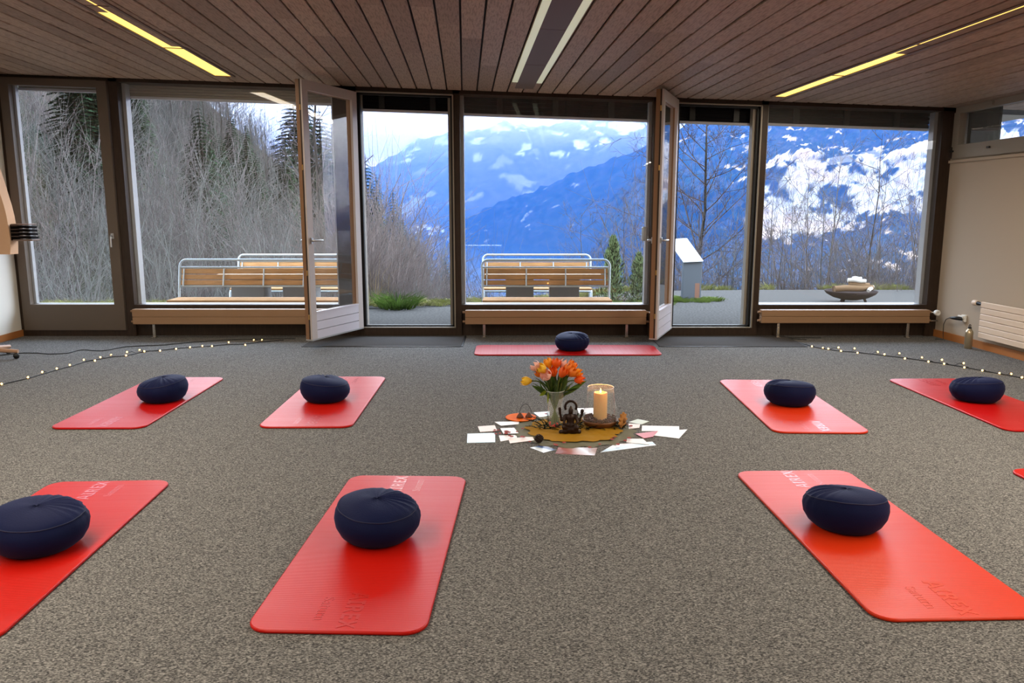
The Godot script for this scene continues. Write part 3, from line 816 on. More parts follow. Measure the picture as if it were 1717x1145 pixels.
func build_trees():
	var bark := [mat(Color(0.6, 0.57, 0.53), 0.9), mat(Color(0.5, 0.46, 0.43), 0.9), mat(Color(0.72, 0.71, 0.68), 0.9)]
	var twig := [mat(Color(0.6, 0.55, 0.52), 0.9), mat(Color(0.54, 0.48, 0.46), 0.9), mat(Color(0.64, 0.62, 0.59), 0.9)]
	var needle := [mat(Color(0.17, 0.25, 0.17), 0.95, 0, 0.15), mat(Color(0.21, 0.29, 0.19), 0.95, 0, 0.15)]
	var brown := mat(Color(0.25, 0.2, 0.16), 0.9)
	# bare trees on the wooded slope, one of each kind and then copies
	var kinds := []
	for k in 5: kinds.append(bare_tree_parts(40 + k, [9.0, 11.0, 8.0, 12.0, 10.0][k], [0.09, 0.12, 0.08, 0.13, 0.1][k], [16, 18, 14, 18, 15][k], 2, [0.2, 0.35, 0.15, 0.4, 0.25][k]))
	var protos := []
	rng.seed = 77
	var spots := []
	var tries := 0
	while spots.size() < 60 and tries < 6000 :
		tries += 1
		var d := pow(rng.randf(), 0.7) * 80.0 + 18.0
		var z := -12.0 - d
		var edge := -3.0 - 0.14 * d           # nothing grows right of this line
		var x := edge - pow(rng.randf(), 1.1) * (0.58 * (d + 12.0)) - 1.0
		var p := Vector3(x, hill_y(x, z) - 0.3, z)
		if spots.all(func(q): return Vector2(q.x - p.x, q.z - p.z).length() > 4.6): spots.append(p)
	for k in spots.size():
		var kd := k % 5
		var lab := "leafless grey tree among many on the wooded slope"
		if k < 5:
			var o := thing("bare_tree", lab, "tree", spots[k], rng.randf() * TAU, "leafless trees on the wooded slope")
			part("trunk", kinds[kd][0], bark[k % 3], o); part("crown", kinds[kd][1], twig[k % 3], o)
			protos.append(o)
		else:
			var c := copy_of(protos[kd], spots[k], rng.randf() * TAU, lab)
			c.scale = Vector3.ONE * rng.randf_range(0.6, 1.05)
	# thicket of whips: nobody could count it
	var sm := [shrub_mesh(1, 3.6, 9, 0.019, 1), shrub_mesh(2, 2.6, 11, 0.014, 1), shrub_mesh(3, 4.8, 8, 0.024, 1)]
	var lots := [[], [], []]; var tints := [[], [], []]
	rng.seed = 5
	for k in 1150:
		var near := k < 430
		var d := pow(rng.randf(), 1.1) * 13.0 + 0.9 if near else 13.0 + pow(rng.randf(), 0.85) * 110.0
		var z := -12.0 - d
		var edge := 0.2 - 0.16 * d + rng.randf() * 1.6
		var x := edge - rng.randf() * (7.0 + 0.62 * (d + 12.0))
		var s := rng.randf_range(0.5, 1.0) * (clampf(0.3 + d * 0.1, 0.3, 0.85) if near else 0.8 + 1.1 * smoothstep(25.0, 70.0, d))
		if x > -2.6: s *= 0.62
		var b := Basis(Vector3.UP, rng.randf() * TAU).scaled(Vector3(s, s * rng.randf_range(0.85, 1.15), s))
		var j := rng.randi() % 3
		lots[j].append(Transform3D(b, Vector3(x, hill_y(x, z) - 0.15, z)))
		var v := rng.randf_range(0.55, 1.25) if near else rng.randf_range(0.3, 0.95)
		tints[j].append(Color(0.36 * v, 0.30 * v, 0.285 * v) if rng.randf() < 0.5 else Color(0.42 * v, 0.41 * v, 0.37 * v))
	for k in 230:
		var z := -13.4 - pow(rng.randf(), 1.2) * 14.0
		var x := z * rng.randf_range(0.045, 0.215)
		var s := rng.randf_range(0.45, 0.8) * clampf(0.45 + (-z - 13.0) * 0.08, 0.45, 1.0) * smoothstep(0.05, 0.17, x / z) + 0.12
		var j := rng.randi() % 3
		lots[j].append(Transform3D(Basis(Vector3.UP, rng.randf() * TAU).scaled(Vector3(s * 1.2, s, s * 1.2)), Vector3(x, hill_y(x, z) - 0.15, z)))
		var v := rng.randf_range(0.7, 1.2)
		tints[j].append(Color(0.42 * v, 0.32 * v, 0.28 * v))
	var tm := mat(Color.WHITE, 0.9); tm.vertex_color_use_as_albedo = true
	var th := Node3D.new(); th.name = "thicket"; add_child(th); th.set_meta("kind", "stuff"); tag(th, "thicket of thin leafless stems below the terrace edge", "brush")
	for j in 3: multi("stems", sm[j], tm, lots[j], th, tints[j])
	# conifers on the slope
	var ck := [conifer_parts(3, 12.0, 4.6, 38, 10, 0.55), conifer_parts(4, 12.0, 3.6, 40, 9, 0.7), conifer_parts(5, 12.0, 5.2, 34, 10, 0.35, 0.2)]
	var cp := []
	# x, z, height, kind
	var cs := [[-28.5, -72, 4.7, 0], [-24.7, -66, 6.0, 1], [-20.9, -60, 6.6, 0], [-17.2, -52, 6.1, 1], [-9.3, -24.0, 4.2, 0], [-16.0, -50, 4.8, 0], [-11.9, -22.0, 4.2, 2], [-11.6, -22.5, 4.2, 2], [-17.3, -64, 11.7, 2], [-17.6, -69, 13.3, 0], [-14.7, -52, 7.1, 1], [-14.8, -62, 11.6, 2], [-14.8, -66, 11.9, 0], [-12.8, -64, 11.4, 1], [-12.1, -66, 11.3, 0], [-10.9, -64, 10.1, 1], [-9.0, -60, 9.3, 1], [-8.6, -62, 7.7, 0], [-7.3, -58, 6.3, 1], [-6.3, -54, 5.1, 0], [-11.2, -50, 6.1, 0], [-11.9, -48, 6.2, 1], [-4.5, -40, 3.8, 1], [-3.4, -40, 3.4, 0], [-14.6, -31.5, 4.2, 1], [-43.6, -100, 4.4, 0], [-15.3, -42, 4.2, 0]]
	for k in cs.size():
		var c = cs[k]
		var at := Vector3(c[0], hill_y(c[0], c[1]) - 0.3, c[1])
		var px: float = 858.0 + 1310.0 * c[0] / -c[1]
		var lab := "dark green conifer on the slope, seen through the left window" if px < 505 else "tall dark pine on the slope, seen behind the open left door leaf" if px < 600 else "dark narrow conifer on the slope, seen through the left open doorway"
		var grp := "conifers seen through the left window" if px < 505 else "pines behind the left door leaf" if px < 600 else "conifers seen through the left doorway"
		if px < 200:
			lab = "dark broad conifer on the slope, seen through the closed glazed door"; grp = "conifers seen through the closed door"
		var kd: int = c[3]
		while cp.size() < 3: cp.append(null)
		var o: Node3D
		if cp[kd] == null:
			o = thing("conifer", lab, "tree", at, k * 1.7, grp)
			part("trunk", ck[kd][0], brown, o); part("crown", ck[kd][1], needle[kd % 2], o)
			cp[kd] = o
		else:
			o = copy_of(cp[kd], at, k * 1.7, lab); o.set_meta("group", grp)
		o.scale = Vector3.ONE * (c[2] / 12.0) * Vector3(1.25, 1.12, 1.25)
	# three small junipers at the terrace edge
	var jp := juniper_parts(9, 1.2, 0.6)
	var jn := mat(Color(0.34, 0.39, 0.24), 0.9, 0, 0.2)
	var js := [[1.62, -12.6, 1.12, "slender green juniper nearest the bench, tallest of the three"], [2.02, -12.5, 0.86, "middle juniper of the three beside the right bench"], [2.3, -12.35, 0.8, "bushy juniper next to the window post, rightmost of three"]]
	var j0: Node3D
	for k in 3:
		var c = js[k]
		var at := Vector3(c[0], -0.16, c[1])
		if k == 0:
			j0 = thing("juniper", c[3], "shrub", at, 0.0, "junipers at the terrace edge")
			part("stem", jp[0], brown, j0); part("foliage", jp[1], jn, j0)
			j0.scale = Vector3(1, 1, 1) * (c[2] / 1.2)
		else:
			var o := copy_of(j0, at, k * 2.0, c[3]); o.scale = Vector3(1.1, 1, 1.1) * (c[2] / 1.2)
	# the big leafless tree by the info stand, and saplings along the right edge
	var bt := bare_tree_parts(91, 9.6, 0.085, 34, 3, 0.42)
	var o := thing("bare_tree", "tall leafless tree rising behind the information stand", "tree", Vector3(4.62, -5.0, -20.0), 2.2)
	part("trunk", bt[0], mat(Color(0.45, 0.42, 0.37), 0.9), o); part("crown", bt[1], mat(Color(0.5, 0.43, 0.41), 0.9), o)
	var sp := []
	for k in 3: sp.append(bare_tree_parts(120 + k, 6.0, 0.035, 20, 2, 0.15))
	var s0 := []
	# x, z, base height, size
	var ss := [[1.5, -17.0, -3.0, 0.72, 0], [2.6, -17.5, -3.1, 0.75, 1], [0.5, -17.0, -3.2, 0.55, 2], [3.3, -19.0, -3.6, 0.9, 0], [5.6, -16.2, -2.2, 0.6, 1], [6.1, -17.0, -2.6, 0.75, 2], [6.9, -17.0, -2.6, 0.85, 0], [7.4, -16.0, -2.2, 0.85, 1], [6.3, -15.8, -2.0, 0.68, 2], [7.9, -17.0, -2.6, 0.8, 0], [8.5, -16.5, -2.4, 0.7, 2], [8.9, -17.5, -2.8, 0.75, 1], [5.2, -15.6, -2.0, 0.5, 0], [4.4, -15.8, -2.1, 0.5, 2], [3.6, -15.6, -2.0, 0.42, 1], [9.6, -17.0, -2.6, 0.62, 1], [10.2, -16.6, -2.6, 0.58, 2], [4.9, -17.4, -2.7, 0.62, 2], [-0.6, -18.0, -3.4, 0.5, 1], [5.9, -18.0, -3.0, 0.8, 0], [7.1, -18.5, -3.2, 0.9, 1], [3.9, -17.0, -2.6, 0.55, 0]]
	rng.seed = 15
	for k in ss.size():
		var c = ss[k]
		var px: float = 858.0 + 1310.0 * c[0] / -c[1]
		var lab := "thin leafless sapling beyond the benches, seen through the middle window" if px < 1100 else "thin leafless sapling beyond the terrace, seen through the right open doorway" if px < 1266 else "thin leafless sapling beyond the terrace edge, seen through the right window"
		var grp := "saplings seen through the middle window" if px < 1100 else "saplings seen through the right doorway" if px < 1266 else "saplings seen through the right window"
		var kd: int = c[4]
		while s0.size() < 3: s0.append(null)
		var q: Node3D
		var at := Vector3(c[0], c[2], c[1])
		if s0[kd] == null:
			q = thing("sapling", lab, "tree", at, rng.randf() * TAU, grp)
			part("trunk", sp[kd][0], bark[kd], q); part("crown", sp[kd][1], twig[kd], q)
			s0[kd] = q
		else:
			q = copy_of(s0[kd], at, rng.randf() * TAU, lab); q.set_meta("group", grp)
		q.scale = Vector3.ONE * c[3]
	# brush along the right edge
	var right := [[], [], []]; var rt := [[], [], []]
	rng.seed = 25
	for k in 260:
		var x := rng.randf_range(-1.5, 12.0); var z := -14.9 - rng.randf() * 3.0
		if x < 2.4: z -= 1.2
		var s := rng.randf_range(0.4, 0.75)
		if x < 2.4: s *= 0.7
		var j := rng.randi() % 3
		right[j].append(Transform3D(Basis(Vector3.UP, rng.randf() * TAU).scaled(Vector3(s, s, s)), Vector3(x, -1.0 - 0.35 * (-14.9 - z) - 0.6, z)))
		var v := rng.randf_range(0.75, 1.15)
		rt[j].append(Color(0.30 * v, 0.25 * v, 0.24 * v))
	var bb := Node3D.new(); bb.name = "brush"; add_child(bb); bb.set_meta("kind", "stuff"); tag(bb, "low leafless brush below the right edge of the terrace", "brush")
	for j in 3: multi("stems", sm[j], tm, right[j], bb, rt[j])
	# grass along the edge of the asphalt
	var gm := [grass_mesh(7, 0.16, 26, 0.16), grass_mesh(8, 0.11, 30, 0.2, 0.005)]
	var gl := [[], []]; var gt := [[], []]
	rng.seed = 35
	var edge := [Vector3(-7.5, 0, -11.75), Vector3(-3, 0, -11.75), Vector3(-1.2, 0, -11.9), Vector3(0.6, 0, -12.5), Vector3(2.2, 0, -14.3), Vector3(4.8, 0, -14.5), Vector3(12, 0, -14.5)]
	for k in edge.size() - 1:
		var a: Vector3 = edge[k]; var b: Vector3 = edge[k + 1]
		for q in int(a.distance_to(b) * (70 if k < 4 else 26)):
			var p := a.lerp(b, rng.randf()) + Vector3(0, 0, -rng.randf() * 0.5)
			if k >= 4 and sin(p.x * 2.1) + sin(p.x * 5.3 + 1.0) < 0.1: continue
			var s := rng.randf_range(0.5, 1.1)
			var j := rng.randi() % 2
			gl[j].append(Transform3D(Basis(Vector3.UP, rng.randf() * TAU).scaled(Vector3(s, s, s)), p + Vector3(0, -0.13, 0)))
			var v := rng.randf_range(0.7, 1.2)
			gt[j].append(Color(0.36 * v, 0.36 * v, 0.09 * v) if rng.randf() < 0.6 else Color(0.45 * v, 0.38 * v, 0.2 * v))
	for q in 150:   # round the foot of the information stand and the junipers
		var a := rng.randf() * TAU
		var p := Vector3(2.85, -0.1, -12.65) + Vector3(cos(a) * 0.55, 0, sin(a) * 0.3) * sqrt(rng.randf())
		if q % 2: p = Vector3(1.95, -0.1, -12.2) + Vector3(cos(a) * 0.6, 0, sin(a) * 0.35) * sqrt(rng.randf())
		gl[1].append(Transform3D(Basis(Vector3.UP, a * 3.0).scaled(Vector3.ONE * rng.randf_range(0.4, 0.8)), p)); gt[1].append(Color(0.24, 0.33, 0.06) * rng.randf_range(0.7, 1.2))
	var gn := Node3D.new(); gn.name = "grass"; add_child(gn); gn.set_meta("kind", "stuff"); tag(gn, "yellowish winter grass along the edge of the asphalt", "grass")
	for j in 2: multi("blades", gm[j], tm, gl[j], gn, gt[j])
	solo("grass_tuft", grass_mesh(17, 0.34, 240, 0.5, 0.007), mat(Color(0.38, 0.48, 0.2), 0.8), "bushy green grass tuft at the edge of the asphalt, seen through the left doorway", "grass", Vector3(-1.72, -0.12, -11.62))
	solo("dry_stalks", grass_mesh(18, 1.1, 26, 0.5, 0.006), mat(Color(0.72, 0.62, 0.48), 0.9), "pale dry stalks leaning behind the green grass tuft", "grass", Vector3(-2.2, -0.3, -12.3))

# ---------------------------------------------------------------- mats and cushions
func rounded_rect(w: float, l: float, r: float, inset := 0.0, n := 7) -> Array:
	var pts := []
	for q in 4:
		var c := Vector2((w * 0.5 - r) * (1 if q in [0, 1] else -1), (l * 0.5 - r) * (1 if q in [1, 2] else -1))
		for k in n:
			var a := -PI / 2 + q * PI / 2 + PI / 2 * k / (n - 1)
			pts.append(c + Vector2(cos(a), sin(a)) * (r - inset))
	return pts

func mat_mesh(w: float, l: float, t: float) -> ArrayMesh:
	var st := new_st()
	var r := 0.075
	var lv := [[0.004, 0.0], [0.0, 0.003], [0.0, t - 0.005], [0.0015, t - 0.0018], [0.005, t]]
	var rings := []
	for q in lv:
		rings.append(rounded_rect(w, l, r, q[0]).map(func(p): return Vector3(p.x, q[1], p.y)))
	var n: int = rings[0].size()
	st.set_smooth_group(1)
	st.set_uv(Vector2.ZERO)
	for j in lv.size() - 1:
		for k in n:
			var m := (k + 1) % n
			var e := []
			for v in [rings[j][m], rings[j][k], rings[j + 1][k], rings[j + 1][m]]: e.append(v)
			for tr in [[0, 2, 1], [0, 3, 2]]:
				for x in tr:
					st.set_uv(Vector2(e[x].x, e[x].z)); st.add_vertex(e[x])
	var top: Array = rings[lv.size() - 1]
	# a fine top so that the mat can sag a little
	st.set_smooth_group(2)
	for k in n:
		var m := (k + 1) % n
		for v in [Vector3(0, t, 0), top[k], top[m]]:
			st.set_uv(Vector2(v.x, v.z)); st.add_vertex(v)
	return done(st)

func text_mesh(txt: String, size: float, depth: float, face := "Droid Sans", weight := 700) -> TextMesh:
	var t := TextMesh.new(); t.text = txt
	var f := SystemFont.new(); f.font_names = PackedStringArray([face]); f.font_weight = weight
	t.font = f; t.font_size = 64; t.pixel_size = size / 64.0; t.depth = depth
	return t

func build_mats():
	rng.seed = 61
	var ribs := Image.create(4, 512, false, Image.FORMAT_RGBA8); var streak := Image.create(4, 512, false, Image.FORMAT_RGBA8)
	var v := 0.8
	for y in 512:
		v = clampf(lerpf(v, rng.randf_range(0.62, 1.0), 0.16), 0.6, 1.0)
		for x in 4:
			ribs.set_pixel(x, y, g(0.5 + 0.5 * sin(TAU * y / 512.0 * 84.0))); streak.set_pixel(x, y, g(v))
	ribs.bump_map_to_normal_map(1.2)
	var rt := ImageTexture.create_from_image(ribs); var sk := ImageTexture.create_from_image(streak)
	var mats := []
	for c in [Color(0.73, 0.085, 0.045), Color(0.69, 0.055, 0.055), Color(0.79, 0.19, 0.06)]:
		var m := mat(c, 0.42, 0, 0.33)
		m.normal_enabled = true; m.normal_texture = rt; m.normal_scale = 0.35
		m.uv1_scale = Vector3(1, 2, 1); m.roughness_texture = sk
		m.anisotropy_enabled = true; m.anisotropy = 0.25
		mats.append(m)
	var marks := []
	for c in [Color(0.7, 0.1, 0.06), Color(0.68, 0.07, 0.07), Color(0.8, 0.21, 0.07)]: marks.append(mat(c, 0.3))
	var short := mat_mesh(0.592, 1.5, 0.013); var long := mat_mesh(0.53, 1.78, 0.013)
	var big := text_mesh("AIREX", 0.085, 0.0012); var small := text_mesh("Saturn", 0.05, 0.001, "Droid Serif", 400)
	# centre x, z, turn, colour, label
	var list := [
		[-0.55, -3.075, -0.032, 0, "red ribbed exercise mat in the front row, just left of the picture's middle"],
		[1.478, -3.158, 0.035, 2, "orange-red exercise mat at the right front, lying slantwise with faint lettering at its corner"],
		[-1.965, -3.0, 0.05, 0, "bright red exercise mat at the left front, cut off by the picture edge"],
		[-2.613, -5.465, 0.016, 1, "red exercise mat in the middle row furthest left, beside the left string of lights"],
		[-1.312, -5.49, 0.011, 0, "red exercise mat in the middle row left of the flowers, with one end curling up"],
		[1.925, -5.366, -0.03, 2, "pale orange exercise mat in the middle row just right of the candle"],
		[3.33, -5.414, 0.026, 1, "deep red exercise mat in the middle row beside the right string of lights"],
		[2.93, -3.2, 0.055, 0, "red exercise mat of which only a corner shows at the right picture edge"],
		[0.53, -7.487, PI / 2, 1, "pinkish red exercise mat lying crosswise before the middle radiator"]]
	for k in list.size():
		var q = list[k]
		var o := thing("exercise_mat", q[4], "mat", Vector3(q[0], 0.0005, q[1]), q[2], "red exercise mats")
		part("pad", long if k == 8 else short, mats[q[3]], o)
		for e in [1.0, -1.0]:
			if k == 8: continue
			var r := Basis(Vector3.UP, -PI / 2 if e > 0 else PI / 2) * Basis(Vector3.RIGHT, -PI / 2)
			var b := part("logo", big, marks[q[3]], o, Vector3(0.03 * e, 0.0133, 0.61 * e)); b.basis = r
			var s := part("lettering", small, marks[q[3]], o, Vector3(-0.07 * e, 0.0132, 0.605 * e)); s.basis = r

func cushion_meshes() -> Array:
	var side := new_st(true); var top := new_st(true)
	var n := 72
	var prof := [[0.0, 0.0], [0.10, 0.0], [0.128, 0.006], [0.15, 0.026], [0.167, 0.058], [0.172, 0.086], [0.168, 0.112], [0.156, 0.134]]
	var cap := [[0.156, 0.134], [0.15, 0.141], [0.135, 0.149], [0.11, 0.157], [0.08, 0.162], [0.045, 0.165], [0.0, 0.166]]
	var at := func(q, a: float, is_top: bool) -> Vector3:
		var r: float = q[0]; var y: float = q[1]
		var pk := exp(-pow(wrapf(a - 0.55, -PI, PI) / 0.75, 2.0))       # the side where the cloth is gathered
		var f := clampf(y / 0.134, 0, 1)
		y += 0.018 * f * cos(a - 2.2) * (1.0 if not is_top else r / 0.156)
		r *= 1.0 + 0.018 * sin(2.0 * a + 0.7) * f + 0.01 * sin(3.0 * a)
		if is_top:
			var e := r / 0.156
			y += 0.0095 * pk * sin(a * 22.0) * e * e * (1.15 - e) * 4.0 + 0.004 * sin(a * 2.0 + 1.0) * (1.0 - e) - 0.008 * pk * e
		else:
			r += 0.0035 * pk * sin(a * 22.0) * f * f
			y -= 0.008 * pk * f
			r += 0.0012 * sin(a * 9.0 + y * 60.0) * f
		return Vector3(r * cos(a), y, -r * sin(a))
	var seam := []
	for i in n:
		var a := TAU * i / n; var b := TAU * (i + 1) / n
		seam.append(at.call(prof[7], a, false) + Vector3(0, 0.001, 0))
		for j in prof.size() - 1:
			var A: Vector3 = at.call(prof[j], a, false); var B: Vector3 = at.call(prof[j], b, false); var C: Vector3 = at.call(prof[j + 1], b, false); var D: Vector3 = at.call(prof[j + 1], a, false)
			if j > 0: tri3(side, A, B, C)
			tri3(side, A, C, D)
		for j in cap.size() - 1:
			var A: Vector3 = at.call(cap[j], a, true); var B: Vector3 = at.call(cap[j], b, true); var C: Vector3 = at.call(cap[j + 1], b, true); var D: Vector3 = at.call(cap[j + 1], a, true)
			if j == 0:
				A = at.call(prof[7], a, false); B = at.call(prof[7], b, false)
			tri3(top, A, B, C)
			if j < cap.size() - 2: tri3(top, A, C, D)
	return [done(side), done(top), tube_mesh(seam, 0.0022, 5, false, true)]

func build_cushions():
	var navy := mat(Color(0.05, 0.08, 0.22), 0.7, 0, 0.22)
	navy.rim_enabled = true; navy.rim = 1.0; navy.rim_tint = 0.76
	navy.heightmap_enabled = true; navy.heightmap_scale = 0.04; navy.heightmap_texture = noise_tex(noise(0.1, 2), 256, [[0, g(0)], [1, g(1)]])
	tri(navy, Vector3(4, 4, 4))
	var pipe := mat(Color(0.09, 0.115, 0.25), 0.8)
	var ms := cushion_meshes()
	var list := [
		[-0.555, -3.065, 0.1, 1.02, "round navy cushion with gathered right edge on the mat left of the flowers, front row"],
		[-1.90, -2.97, 0.3, 1.05, "round navy cushion at the left front, half cut off by the picture edge"],
		[1.43, -3.185, 2.3, 1.0, "round navy cushion with puckered left top on the orange mat at the right front"],
		[-2.49, -5.435, 4.4, 1.0, "round navy cushion on the middle-row mat furthest left"],
		[-1.33, -5.435, 1.0, 1.02, "round navy cushion on the middle-row mat just left of the flowers"],
		[1.945, -5.335, 2.2, 1.0, "round navy cushion with a tucked top on the middle-row mat right of the candle"],
		[3.31, -5.435, 2.8, 1.0, "round navy cushion on the red mat beside the right string of lights"],
		[0.583, -7.487, 5.2, 0.97, "round navy cushion on the crosswise mat before the middle radiator"]]
	var first: Node3D
	for k in list.size():
		var q = list[k]
		var at := Vector3(q[0], 0.0142, q[1])
		var o: Node3D
		if k == 0:
			o = thing("cushion", q[4], "cushion", at, q[2], "round navy meditation cushions")
			part("side_panel", ms[0], navy, o); part("top_panel", ms[1], navy, o); part("piping", ms[2], pipe, o)
			first = o
		else: o = copy_of(first, at, q[2], q[4])
		o.scale = Vector3.ONE * q[3]

# ---------------------------------------------------------------- radiators, wall fittings
func build_radiators():
	var list := [[-4.04, -1.98, 0.15, 0.312, "low beige radiator under the left window", 1], [-0.498, 1.43, 0.15, 0.3, "low beige radiator under the middle window, behind the crosswise mat", 1], [2.655, 4.445, 0.163, 0.304, "low beige radiator under the right window", 1]]
	for q in list:
		var x0: float = q[0]; var x1: float = q[1]; var y0: float = q[2]; var y1: float = q[3]
		var o := thing("radiator", q[4], "radiator", Vector3((x0 + x1) * 0.5, 0, -8.28), 0.0, "low radiators under the windows")
		var w := x1 - x0; var h := y1 - y0
		for k in 2:
			var st := new_st(); box(st, Vector3(0, y0 + h * (0.25 + 0.5 * k), 0.0), Vector3(w, h * 0.5 - 0.0018, 0.085), 0.004)
			part("panel", done(st), M.radiator, o)
		for sx in [-1.0, 1.0]:
			var st := new_st(); box(st, Vector3(sx * (w * 0.5 - 0.2), y0 * 0.5, -0.01), Vector3(0.03, y0, 0.02), 0.003); box(st, Vector3(sx * (w * 0.5 - 0.2), 0.006, 0), Vector3(0.05, 0.012, 0.06), 0.002)
			part("leg", done(st), M.chrome, o)
			for y in [y0 + 0.025, y1 - 0.025]:
				part("end_cap", tube_mesh([Vector3(sx * w * 0.5, y, 0), Vector3(sx * (w * 0.5 + 0.03), y, 0)], 0.012, 10), M.radiator, o)
		var kx := w * 0.5 + 0.075
		part("valve", tube_mesh([Vector3(w * 0.5 + 0.02, y1 - 0.03, 0.0), Vector3(kx, y1 - 0.03, 0), Vector3(kx, y1 - 0.03, 0.02)], 0.012, 8), M.chrome, o)
		var kn := part("thermostat_knob", lathe_mesh([Vector2(0, 0), Vector2(0.026, 0), Vector2(0.03, 0.006), Vector2(0.03, 0.04), Vector2(0.024, 0.05), Vector2(0.012, 0.05), Vector2(0.01, 0.046), Vector2(0, 0.046)], 20), M.white_wall, o, Vector3(kx, y1 - 0.03, 0.015))
		kn.rotation.x = PI / 2
		part("return_pipe", tube_mesh([Vector3(w * 0.5, y0 + 0.02, 0), Vector3(kx + 0.03, y0 + 0.02, 0), Vector3(kx + 0.03, y0 + 0.02, -0.1)], 0.008, 8), M.chrome, o)
	# panel radiator on the right wall
	var R := Vector3(4.6, 0, -8.4); var dr := Vector3(0.0447, 0, 1)
	var o := thing("wall_radiator", "beige panel radiator with five grooves on the right wall", "radiator", R + dr * 0.84 + Vector3(-0.06, 0, 0), atan(0.0447))
	var ln := 2.0; var n := 6
	for k in n:
		var y0 := 0.118 + 0.357 * k / n; var y1 := 0.118 + 0.357 * (k + 1) / n
		var st := new_st(); box(st, Vector3(0, (y0 + y1) * 0.5, ln * 0.5), Vector3(0.03, y1 - y0 - 0.005, ln), 0.004)
		part("panel", done(st), M.radiator_white, o)
		if k > 0:
			var sl := new_st(); box(sl, Vector3(0.006, y0, ln * 0.5), Vector3(0.02, 0.006, ln - 0.01), 0.0)
			part("groove", done(sl), M.white_wall, o)  # white strip paints the highlight seen along each gap
	for z in [0.3, 1.7]: part("bracket", box_mesh(Vector3(0.05, 0.3, 0.03)), M.radiator_white, o, Vector3(0.036, 0.3, z))
	part("valve_neck", tube_mesh([Vector3(0, 0.445, 0.0), Vector3(0, 0.45, -0.07)], [0.012, 0.02], 12), M.black, o)
	var th := part("thermostat_knob", lathe_mesh([Vector2(0, 0), Vector2(0.024, 0), Vector2(0.027, 0.01), Vector2(0.027, 0.06), Vector2(0.02, 0.07), Vector2(0, 0.072)], 18), M.radiator_white, o, Vector3(0, 0.45, -0.07))
	th.rotation.x = -PI / 2
	# socket with a black plug and its cable
	var sp := R + dr * 0.50 + Vector3(-0.012, 0, 0)
	var so := thing("power_socket", "white wall socket with two black plugs on the right wall", "socket", Vector3(sp.x, 0.262, sp.z), atan(0.0447))
	part("cover", box_mesh(Vector3(0.022, 0.075, 0.075), 0.006), M.white_wall, so)
	part("holder", box_mesh(Vector3(0.02, 0.03, 0.1), 0.006), M.white_wall, so, Vector3(-0.012, 0.012, -0.03))
	var pl := thing("power_plug", "black plug with a thin cable dropping to the carpet by the right wall", "plug", Vector3(sp.x - 0.012, 0.255, sp.z), atan(0.0447))
	part("body", tube_mesh([Vector3(0, 0, 0), Vector3(-0.035, 0.004, -0.03), Vector3(-0.05, 0.0, -0.09), Vector3(-0.052, -0.004, -0.14)], [0.018, 0.02, 0.015, 0.006], 10), M.black, pl)
	part("cable", tube_mesh([Vector3(-0.052, -0.004, -0.14), Vector3(-0.05, -0.03, -0.2), Vector3(-0.04, -0.09, -0.25), Vector3(-0.03, -0.18, -0.26), Vector3(-0.03, -0.249, -0.25), Vector3(-0.1, -0.25, -0.28)], 0.004, 6), M.black, pl)
	# metal drinking bottle on the carpet
	var bo := thing("bottle", "silver metal drinking bottle with a black loop cap by the right wall", "bottle", Vector3(4.52, 0, -7.63), 0.4)
	var bm := mat(Color(0.72, 0.66, 0.55), 0.35, 0.75)
	part("body", lathe_mesh([Vector2(0, 0), Vector2(0.032, 0), Vector2(0.036, 0.005), Vector2(0.0365, 0.15), Vector2(0.035, 0.165), Vector2(0.028, 0.18), Vector2(0.017, 0.19), Vector2(0.0155, 0.2), Vector2(0, 0.2)], 28), bm, bo)
	part("cap", lathe_mesh([Vector2(0, 0.198), Vector2(0.0165, 0.198), Vector2(0.0165, 0.213), Vector2(0, 0.215)], 20), M.black, bo)
	var lp := []
	for k in 14: lp.append(Vector3(cos(TAU * k / 14), sin(TAU * k / 14), 0) * 0.0125 + Vector3(0, 0.225, 0))
	part("loop", tube_mesh(lp, 0.0042, 7, false, true), M.black, bo)

